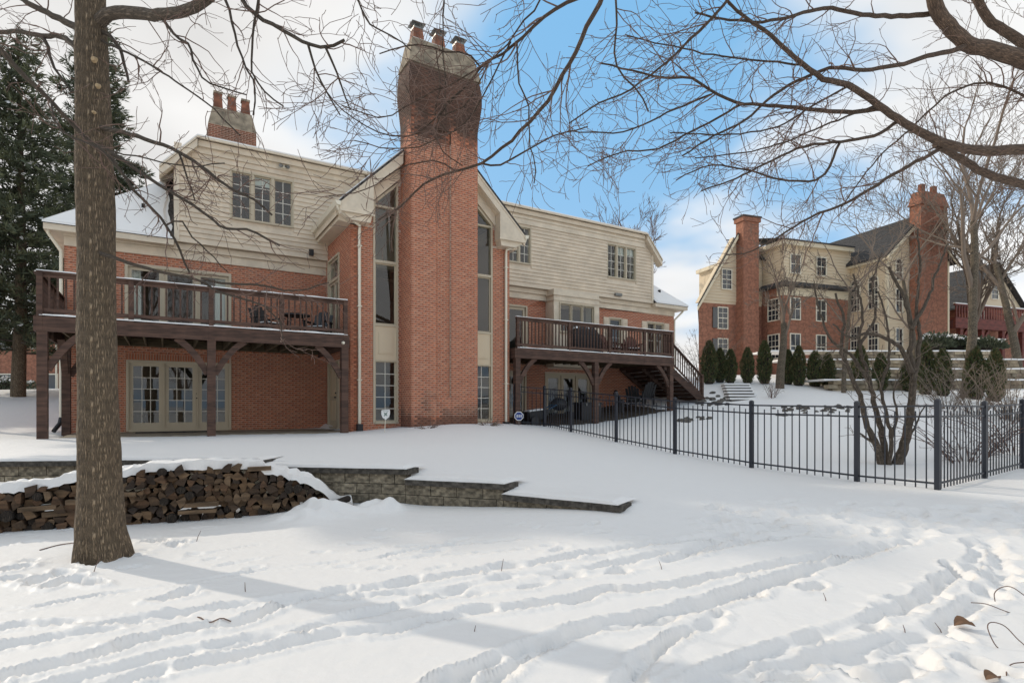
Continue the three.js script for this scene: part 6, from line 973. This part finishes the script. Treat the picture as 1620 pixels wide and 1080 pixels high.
{
  const st = thing('garden_steps', 'five snow-covered stone steps up the bank', 'steps', W(10.0, 25, 2));
  for (let k = 0; k < 6; k++) { const d = 24.4 + k * 0.5, y = 1.93 + k * 0.145, c = 9.98 + k * 0.14, w = 0.56; part(st, 'step', new MB().hex([W(c - w, d, y - 0.25), W(c + w, d, y - 0.25), W(c + w, d + 0.6, y - 0.25), W(c - w, d + 0.6, y - 0.25), W(c - w, d, y), W(c + w, d, y), W(c + w, d + 0.6, y), W(c - w, d + 0.6, y)]), M.rock); part(st, 'snow_cover', new MB().hex([W(c - w - 0.05, d + 0.03, y + 0.001), W(c + w + 0.05, d + 0.03, y + 0.001), W(c + w + 0.05, d + 0.55, y + 0.001), W(c - w - 0.05, d + 0.55, y + 0.001), W(c - w - 0.05, d + 0.05, y + 0.075), W(c + w + 0.05, d + 0.05, y + 0.075), W(c + w + 0.05, d + 0.55, y + 0.08), W(c - w - 0.05, d + 0.55, y + 0.08)]), M.snowSoft); }
  reseed(401);
  const put = (px, py0, py1, d, s, label, group) => { const r = (px - 810) / FOCAL * d, p = W(r, d, Hb(r, d) + s * 0.15); single('rock', rock(new MB(), p, s), M.rock, label, 'rock', p, group); };
  for (let i = 0; i < 26; i++) { const d = rr(23.6, 26.6); put(rr(1104, 1152), 0, 0, d, rr(0.06, 0.16), 'dark rock poking through snow left of the garden steps', 'rocks left of the steps'); }
  for (let i = 0; i < 44; i++) { const u = Math.pow(rnd(), 0.7), d = rr(19.2, 21.6); put(mix(1205, 1345, u), 0, 0, d, rr(0.05, 0.13), 'dark rock poking through snow below the steps behind the fence', 'rocks on the bank behind the fence'); }
  for (let i = 0; i < 18; i++) put(rr(1075, 1128), 0, 0, rr(20, 20.8), rr(0.06, 0.13), 'dark rock in the snow edge below the stair foot', 'rocks below the stair');
  // dry-stone terraces on the right
  ['lowest', 'second lowest', 'second highest', 'highest'].forEach((nm, k) => {
    const d = 25.5 + k * 1.9, y0 = 2.25 + k * 0.62, t = thing('stone_terrace', `${nm} of the tan dry-stone terrace walls on the right`, 'wall', W(18, d, y0)); const ms = [M.stone, M.stone2, M.stone3];
    for (let c = 0; c < 4; c++) for (let r = 14.2 + k * 0.8 + (c % 2) * 0.2; r < 26;) { const w = rr(0.35, 0.8), o = rr(-0.05, 0.05); part(t, 'stone', new MB().hex([W(r, d + o, y0 + c * 0.19 - 0.2), W(r + w - 0.025, d + o, y0 + c * 0.19 - 0.2), W(r + w - 0.025, d + 0.4, y0 + c * 0.19 - 0.2), W(r, d + 0.4, y0 + c * 0.19 - 0.2), W(r + rr(0, 0.03), d + o + 0.02, y0 + c * 0.19 - 0.025), W(r + w - 0.04, d + o + 0.02, y0 + c * 0.19 - 0.025), W(r + w - 0.04, d + 0.4, y0 + c * 0.19 - 0.025), W(r, d + 0.4, y0 + c * 0.19 - 0.025)]), ms[Math.floor(rnd() * 3)]); r += w; }
    const yT = y0 + 0.545, sn = new MB(); for (let r = 14; r < 26.5; r += 0.25) { const h = (x) => 0.07 + 0.05 * fbm(x * 1.2, k, 2, 3); sn.hex([W(r, d - 0.03, yT), W(r + 0.25, d - 0.03, yT), W(r + 0.25, d + 1.95, yT), W(r, d + 1.95, yT), W(r, d + 0.0, yT + h(r)), W(r + 0.25, d + 0.0, yT + h(r + 0.25)), W(r + 0.25, d + 1.95, yT + 0.1), W(r, d + 1.95, yT + 0.1)]); } part(t, 'snow_cover', sn, M.snowSoft);
  });
  // dark clipped evergreens on the terraces
  [[1478, 33.5, 1.5, 1.0, 'dark snow-dusted evergreen bush at the foot of the great neighbouring chimney'], [1512, 34, 1.2, 0.8, 'low dark evergreen bush just left of the red deck posts'], [1560, 33, 1.5, 0.7, 'wide low evergreen bush under the red deck'], [8, 36, 2.0, 1.0, 'dark low hedge before the distant house at the left edge']].forEach(([px, d, w, h, label], i) => {
    reseed(420 + i); const r = (px - 810) / FOCAL * d, b = W(r, d, px < 100 ? Hb(r, d) : 4.75 + (d - 32) * 0.2), t = thing('evergreen_bush', label, 'bush', b), a = new MB(), sn = new MB();
    for (let k = 0; k < 1500; k++) { const az = rr(0, 6.28), el = Math.acos(rr(0, 1)), q = V(Math.cos(az) * Math.sin(el) * w, Math.cos(el) * h, Math.sin(az) * Math.sin(el) * w * 0.7).multiplyScalar(Math.pow(rnd(), 0.25) * (0.85 + 0.3 * noise(az, el * 3, i))); flake(a, b.clone().add(q), V(q.x, q.y + 0.4, q.z).normalize(), rr(0.12, 0.25), 0.04); if (k % 22 === 0 && q.y > h * 0.45) for (let e = 0; e < 4; e++) flake(sn, b.clone().add(q).add(V(0, 0.08, 0)), V(rr(-1, 1), 0.05, rr(-1, 1)).normalize(), 0.25, 0.1); }
    part(t, 'foliage', a, M.needle); if (!sn.empty) part(t, 'snow_cover', sn, M.snowSoft);
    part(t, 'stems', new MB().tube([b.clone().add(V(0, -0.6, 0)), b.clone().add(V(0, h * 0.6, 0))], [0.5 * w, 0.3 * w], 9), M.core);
  });
}
// ---------------------------------------------------------------- signs, furniture, small things
{
  const shield = (s) => [[-0.5, 0.42], [-0.42, 0.5], [0.42, 0.5], [0.5, 0.42], [0.49, 0.0], [0.36, -0.3], [0, -0.56], [-0.36, -0.3], [-0.49, 0.0]].map(([a, b]) => [a * s, b * s * 1.1]);
  const board = (g, name, c, poly, z0, z1, m, tilt = 0) => part(g, name, new MB().prism(poly, (a, b) => c.clone().add(W(a, 0, b + tilt * a)).addScaledVector(W(0, 1, 0), -z0), (a, b) => c.clone().add(W(a, 0, b + tilt * a)).addScaledVector(W(0, 1, 0), -z1)), m);
  const d = 15.6, r = (610 - 810) / FOCAL * d, g0 = H(r, d), c = W(r, d, 1.40), s = thing('yard_sign', 'small white shield-shaped sign on a stake before the left tall window', 'sign', W(r - 0.03, d, g0));
  const ws = mat(0.80, 0.79, 0.76, { roughness: 0.5 }), gs = mat(0.22, 0.27, 0.24), bl = mat(0.02, 0.05, 0.22);
  board(s, 'sign_board', c, shield(0.235), -0.008, 0.008, ws, 0.06); board(s, 'emblem', c.clone().add(V(0, 0.01, 0)), [[-0.06, 0.06], [0.0, 0.03], [0.06, 0.065], [0.03, -0.0], [0.05, -0.06], [0, -0.03], [-0.05, -0.065], [-0.03, 0]], 0.009, 0.011, gs, 0.06); board(s, 'border_line', c, [[-0.085, 0.1], [0.085, 0.1], [0.085, 0.09], [-0.085, 0.09]], 0.009, 0.011, gs, 0.06);
  part(s, 'stake', new MB().tube([W(r - 0.05, d + 0.02, g0 - 0.15), W(r - 0.005, d + 0.015, 1.3)], () => 0.009, 6), M.white);
  const d2 = 18.9, r2 = (821 - 810) / FOCAL * d2, g2 = H(r2, d2), c2 = W(r2, d2, 1.6 - 14 / 900 * d2), t = thing('yard_sign', 'small round blue sign with white bars by the fence start under the right deck', 'sign', W(r2, d2, g2));
  const oct = (k) => Array.from({ length: 8 }, (_, i) => [Math.cos((i + 0.5) * Math.PI / 4) * k, Math.sin((i + 0.5) * Math.PI / 4) * k]);
  board(t, 'sign_board', c2, oct(0.16), -0.008, 0.008, ws); board(t, 'blue_field', c2, oct(0.135), 0.009, 0.011, bl); for (const x of [-0.075, -0.01, 0.055]) board(t, 'white_bar', c2, [[x, -0.05], [x + 0.03, -0.05], [x + 0.03, 0.05], [x, 0.05]], 0.012, 0.014, ws);
  part(t, 'stake', new MB().tube([W(r2, d2 + 0.02, g2 - 0.1), W(r2, d2 + 0.02, c2.y - 0.1)], () => 0.009, 6), M.metal);
}
{
  // covered barbecue on the right deck
  const x = 14.15, n = 17.75, y = 3.66, g = thing('covered_barbecue', 'black covered barbecue with a cap of snow on the right deck', 'barbecue', P(x, y, n)), cov = mat(0.018, 0.016, 0.018, { roughness: 0.7, bump: T.fine, bs: 0.01 });
  const secs = [[0, 0.72, 0.30], [0.55, 0.74, 0.32], [0.78, 0.66, 0.31], [0.98, 0.50, 0.28], [1.09, 0.36, 0.2], [1.12, 0.3, 0.14]], mb = new MB(), ring = secs.map(([h, a, b]) => Array.from({ length: 24 }, (_, i) => { const t = i / 24 * 2 * Math.PI, c = Math.cos(t), s = Math.sin(t), e = 1 + 0.035 * noise(c * 3, s * 3, h * 4); return P(x + Math.sign(c) * Math.pow(Math.abs(c), 0.45) * a * e, y + 0.005 + h, n + Math.sign(s) * Math.pow(Math.abs(s), 0.45) * b * e); }));
  for (let k = 0; k + 1 < ring.length; k++) for (let i = 0; i < 24; i++) { const j = (i + 1) % 24; mb.quad(ring[k][i], ring[k][j], ring[k + 1][j], ring[k + 1][i]); } for (let i = 1; i < 23; i++) mb.tri(ring[5][0], ring[5][i], ring[5][i + 1]); part(g, 'cover', mb, cov);
  const sn = new MB(), K = 24; for (let k = 0; k < 3; k++) for (let i = 0; i < K; i++) { const q = (kk, ii) => { const t = ii / K * 2 * Math.PI, u = 1 - kk / 3, e = 1 + 0.25 * noise(Math.cos(t) * 2, Math.sin(t) * 2, 5) ; return P(x + Math.cos(t) * 0.52 * u * e, y + 1.0 + 0.19 * Math.sqrt(1 - u * u) + 0.02, n + Math.sin(t) * 0.26 * u * e); }; sn.quad(q(k, i), q(k, i + 1), q(k + 1, i + 1), q(k + 1, i)); } part(g, 'snow_cover', sn, M.snowSoft);
  // deck chairs
  const chair = (label, x, n, y, yaw, m) => { const g = thing('garden_chair', label, 'chair', P(x, y, n)); g.rotation.y = yaw; const bx = (nm, ...a) => mesh(nm, new MB().box(...a).geom(), m, g);
    for (let k = 0; k < 5; k++) { const s = mesh('seat_slat', new MB().box(-0.27, 0.27, 0.36 - k * 0.02, 0.385 - k * 0.02, 0.22 - k * 0.115, 0.32 - k * 0.115).geom(), m, g); }
    for (let k = -2; k <= 2; k++) { const s = mesh('back_slat', new MB().hex([V(k * 0.11 - 0.05, 0.3, -0.24), V(k * 0.11 + 0.05, 0.3, -0.24), V(k * 0.11 + 0.05, 0.3, -0.27), V(k * 0.11 - 0.05, 0.3, -0.27), V(k * 0.12 - 0.05, 0.98 - k * k * 0.03, -0.5), V(k * 0.12 + 0.05, 0.98 - k * k * 0.03, -0.5), V(k * 0.12 + 0.05, 0.98 - k * k * 0.03, -0.53), V(k * 0.12 - 0.05, 0.98 - k * k * 0.03, -0.53)]).geom(), m, g); }
    for (const s of [-1, 1]) { bx('arm', s * 0.3 - 0.06, s * 0.3 + 0.06, 0.55, 0.58, -0.35, 0.36); bx('leg', s * 0.29 - 0.02, s * 0.29 + 0.02, 0, 0.549, 0.24, 0.33); bx('leg', s * 0.29 - 0.0185, s * 0.29 + 0.0185, 0, 0.549, -0.35, -0.28); } bx('snow_cover', -0.25, 0.25, 0.386, 0.42, -0.1, 0.28).material = M.snowSoft; return g; };
  const brownish = mat(0.10, 0.03, 0.02, { roughness: 0.7 }), blackM = mat(0.018, 0.018, 0.02, { roughness: 0.55 });
  chair('brown slatted garden chair on the right deck beside the barbecue', 15.75, 17.9, 3.66, 0.3, brownish); chair('brown slatted garden chair on the right deck nearest its stair', 16.75, 17.8, 3.66, -0.5, brownish);
  chair('black slatted garden chair on the left deck nearer the door', 2.55, 18.0, 3.66, 0.5, blackM); chair('black slatted garden chair on the left deck nearer the bay', 4.0, 18.1, 3.66, -0.6, blackM);
  const tb = thing('garden_table', 'black round garden table between the chairs on the left deck', 'table', P(3.3, 3.66, 17.9)); mesh('table_top', new MB().tube([V(0, 0.66, 0), V(0, 0.7, 0)], () => 0.42, 24).geom(), blackM, tb); for (let i = 0; i < 4; i++) { const a = i * Math.PI / 2 + 0.7; mesh('leg', new MB().tube([V(Math.cos(a) * 0.3, 0, Math.sin(a) * 0.3), V(Math.cos(a) * 0.24, 0.67, Math.sin(a) * 0.24)], () => 0.018, 6).geom(), blackM, tb); }
  // stored under the right deck
  const gy = (x, n) => Hw(x, n) + 0.06;
  { const x = 13.0, n = 17.9, y = gy(x, n), k = thing('kettle_barbecue', 'black kettle barbecue on legs stored under the right deck', 'barbecue', P(x, y, n)); const lat = (pr) => new THREE.LatheGeometry(pr.map((q) => new THREE.Vector2(...q)), 22); mesh('bowl', lat([[0.02, 0.5], [0.2, 0.54], [0.29, 0.66], [0.3, 0.74]]), blackM, k); mesh('lid', lat([[0.31, 0.745], [0.29, 0.86], [0.18, 0.97], [0.0, 1.0]]), blackM, k); mesh('lid_handle', new MB().tube([V(-0.06, 0.99, 0), V(-0.05, 1.05, 0), V(0.05, 1.05, 0), V(0.06, 0.99, 0)], () => 0.012, 6).geom(), blackM, k); for (let i = 0; i < 3; i++) { const a = i * 2.09; mesh('leg', new MB().tube([V(Math.cos(a) * 0.32, -0.06, Math.sin(a) * 0.32), V(Math.cos(a) * 0.18, 0.56, Math.sin(a) * 0.18)], () => 0.014, 6).geom(), blackM, k); } }
  { const x = 11.7, n = 17.6, y = gy(x, n), k = thing('garden_cart', 'dark garden cart with blue handle leaning under the right deck', 'cart', P(x, y, n)); mesh('tray', new MB().hex([V(-0.35, 0.15, 0.22), V(0.35, 0.25, 0.22), V(0.35, 0.25, -0.22), V(-0.35, 0.15, -0.22), V(-0.45, 0.5, 0.3), V(0.5, 0.6, 0.3), V(0.5, 0.6, -0.3), V(-0.45, 0.5, -0.3)]).geom(), blackM, k); for (const s of [-1, 1]) mesh('wheel', new MB().tube([V(-0.2, 0.15, s * 0.27), V(-0.2, 0.15, s * 0.33)], () => 0.17, 16).geom(), blackM, k); mesh('handle', new MB().tube([V(0.4, 0.55, 0.2), V(0.85, 0.75, 0.18), V(0.85, 0.75, -0.18), V(0.4, 0.55, -0.2)], () => 0.02, 7).geom(), mat(0.02, 0.08, 0.16), k); mesh('snow_cover', new MB().hex([V(-0.4, 0.5, 0.24), V(0.3, 0.575, 0.24), V(0.3, 0.575, -0.2), V(-0.4, 0.5, -0.2), V(-0.36, 0.55, 0.2), V(0.25, 0.62, 0.2), V(0.25, 0.62, -0.16), V(-0.36, 0.55, -0.16)]).geom(), M.snowSoft, k); }
  { const x = 14.75, n = 18.3, y = gy(x, n), k = thing('storage_box', 'dark low storage box beside the middle post under the right deck', 'box', P(x, y, n)); mesh('body', new MB().box(-0.5, 0.5, -0.04, 0.6, -0.3, 0.3).geom(), blackM, k); mesh('lid', new MB().hex([V(-0.54, 0.601, 0.34), V(0.54, 0.601, 0.34), V(0.54, 0.601, -0.34), V(-0.54, 0.601, -0.34), V(-0.5, 0.68, 0.3), V(0.5, 0.68, 0.3), V(0.5, 0.68, -0.3), V(-0.5, 0.68, -0.3)]).geom(), M.black, k); for (const s of [-0.3, 0.3]) mesh('latch', new MB().box(s - 0.04, s + 0.04, 0.54, 0.64, 0.3405, 0.355).geom(), M.metal, k); }
  reseed(440); for (let i = 0; i < 3; i++) chair(['black folded garden chair at the bottom of the pile under the stair', 'black folded garden chair in the middle of the pile under the stair', 'black folded garden chair on top of the pile under the stair'][i], 16.9 + i * 0.35, 18.3 - i * 0.15, gy(16.9 + i * 0.35, 18.3) + i * 0.12, 1.2 + i * 0.9, blackM);
}
bush('low dry flower stalks at the foot of the chimney', 676, 16.3, 0.28, 0.3, 16, 451, M.twig, -0.8); bush('snowy dry flower stalks below the right tall window', 772, 17.6, 0.34, 0.4, 22, 453, M.twigPale, -0.8);
// bent stems, sticks and leaves in the near snow
{
  const stem = (label, pts, r, lift = 0) => { const p = pts.map(([x, y, h, dd]) => { const [gr, gd] = G(x, y + (h || 0)); const d = dd || gd; return at(x, y, d); }); single('bent_twig', new MB().tube(curve(p, 0.02), () => r, 5), M.twig, label, 'twig', p[0]); };
  stem('bent bare stem arching over the snow, highest at the right edge', [[1575, 951, 0, 4.4], [1574, 938, 0, 4.4], [1585, 929, 0, 4.4], [1600, 928, 0, 4.35], [1622, 942, 0, 4.3], [1650, 962, 0, 4.3]], 0.0035); stem('long bare stem lying across the snow at the right edge', [[1537, 953, 0, 4.5], [1560, 955], [1590, 966], [1610, 972], [1660, 975]].map(([x, y]) => [x, y, 0, 4.35]), 0.0035);
  stem('looped bare stem nearest the right edge', [[1583, 1028, 0, 3.75], [1574, 1018, 0, 3.75], [1563, 992, 0, 3.8], [1570, 984, 0, 3.85], [1590, 990, 0, 3.85], [1612, 1012, 0, 3.8], [1640, 1035, 0, 3.75]], 0.0035); stem('bare stem bending out of the bottom right corner', [[1596, 1082, 0, 3.4], [1593, 1062, 0, 3.45], [1602, 1050, 0, 3.5], [1625, 1047, 0, 3.5]], 0.0035);
  const stick = (label, list, r = 0.005) => { const p = list.map(([x, y, up]) => { const [gr, gd] = G(x, y); return W(gr, gd, H(gr, gd) + (up ?? 0.006)); }); single('fallen_twig', new MB().tube(curve(p, 0.03), () => r, 5), M.twig, label, 'twig', p[0]); };
  stick('dark twig lying on the snow beside the tracks in the left foreground', [[300, 968, 0.02], [315, 977], [332, 984], [350, 983], [365, 982, 0.02]]); stick('thin twig lying on the snow left of the trunk', [[62, 872], [95, 863], [124, 861, 0.02]], 0.006);
  const up = (label, x, y, h, lean) => { const [gr, gd] = G(x, y), p = W(gr, gd, H(gr, gd) - 0.02); single('dry_stalk', new MB().tube([p, p.clone().add(W(lean * 0.4, 0, h * 0.5)), p.clone().add(W(lean, 0.01, h))], [0.004, 0.0035, 0.002], 4), M.twig, label, 'stalk', p); };
  [['short dry stalk standing in snow right of the trunk', 310, 855, 0.14, 0.05], ['leaning dry stalk at the base of the trunk', 147, 905, 0.16, 0.06], ['small dry stalk in the trunk shadow', 388, 936, 0.1, -0.01], ['dry stalk standing near the middle of the tracks', 793, 905, 0.13, 0.02], ['tiny dry stalk left of the double track', 750, 998, 0.06, 0.01], ['dry stalk right of the middle tracks', 1048, 900, 0.1, -0.03], ['dry stalk beside the lone footprint', 1308, 950, 0.08, -0.02], ['dry stalk among the right footprints', 1433, 998, 0.07, -0.01], ['leaning dry stalk near the dead leaf', 1492, 985, 0.09, -0.05]].forEach((q) => up(...q));
  const leaf = (label, x, y, s, yaw) => { const [gr, gd] = G(x, y), c = W(gr, gd, H(gr, gd) + 0.012), mb = new MB(), K = 8, J = 4, q = (i, j) => { const u = i / K, v = j / J * 2 - 1, w = Math.sin(Math.PI * Math.pow(u, 0.8)) * 0.42 * (1 + 0.25 * Math.sin(u * 25)), x2 = (u - 0.5) * s, z = v * w * s, yy = 0.35 * s * v * v * w * 2 + 0.12 * s * Math.sin(u * 3); return c.clone().add(V(x2 * Math.cos(yaw) - z * Math.sin(yaw), yy, x2 * Math.sin(yaw) + z * Math.cos(yaw))); }; for (let i = 0; i < K; i++) for (let j = 0; j < J; j++) mb.quad(q(i, j), q(i + 1, j), q(i + 1, j + 1), q(i, j + 1)); single('dead_leaf', mb, mat(0.20, 0.11, 0.06, { roughness: 0.8 }), label, 'leaf', c); };
  leaf('curled brown dead leaf on the trampled snow at right', 1527, 994, 0.14, 0.7); leaf('reddish dead leaf in a footprint at the bottom right', 1572, 1075, 0.10, 0.4);
}
renderer.render(scene, camera);
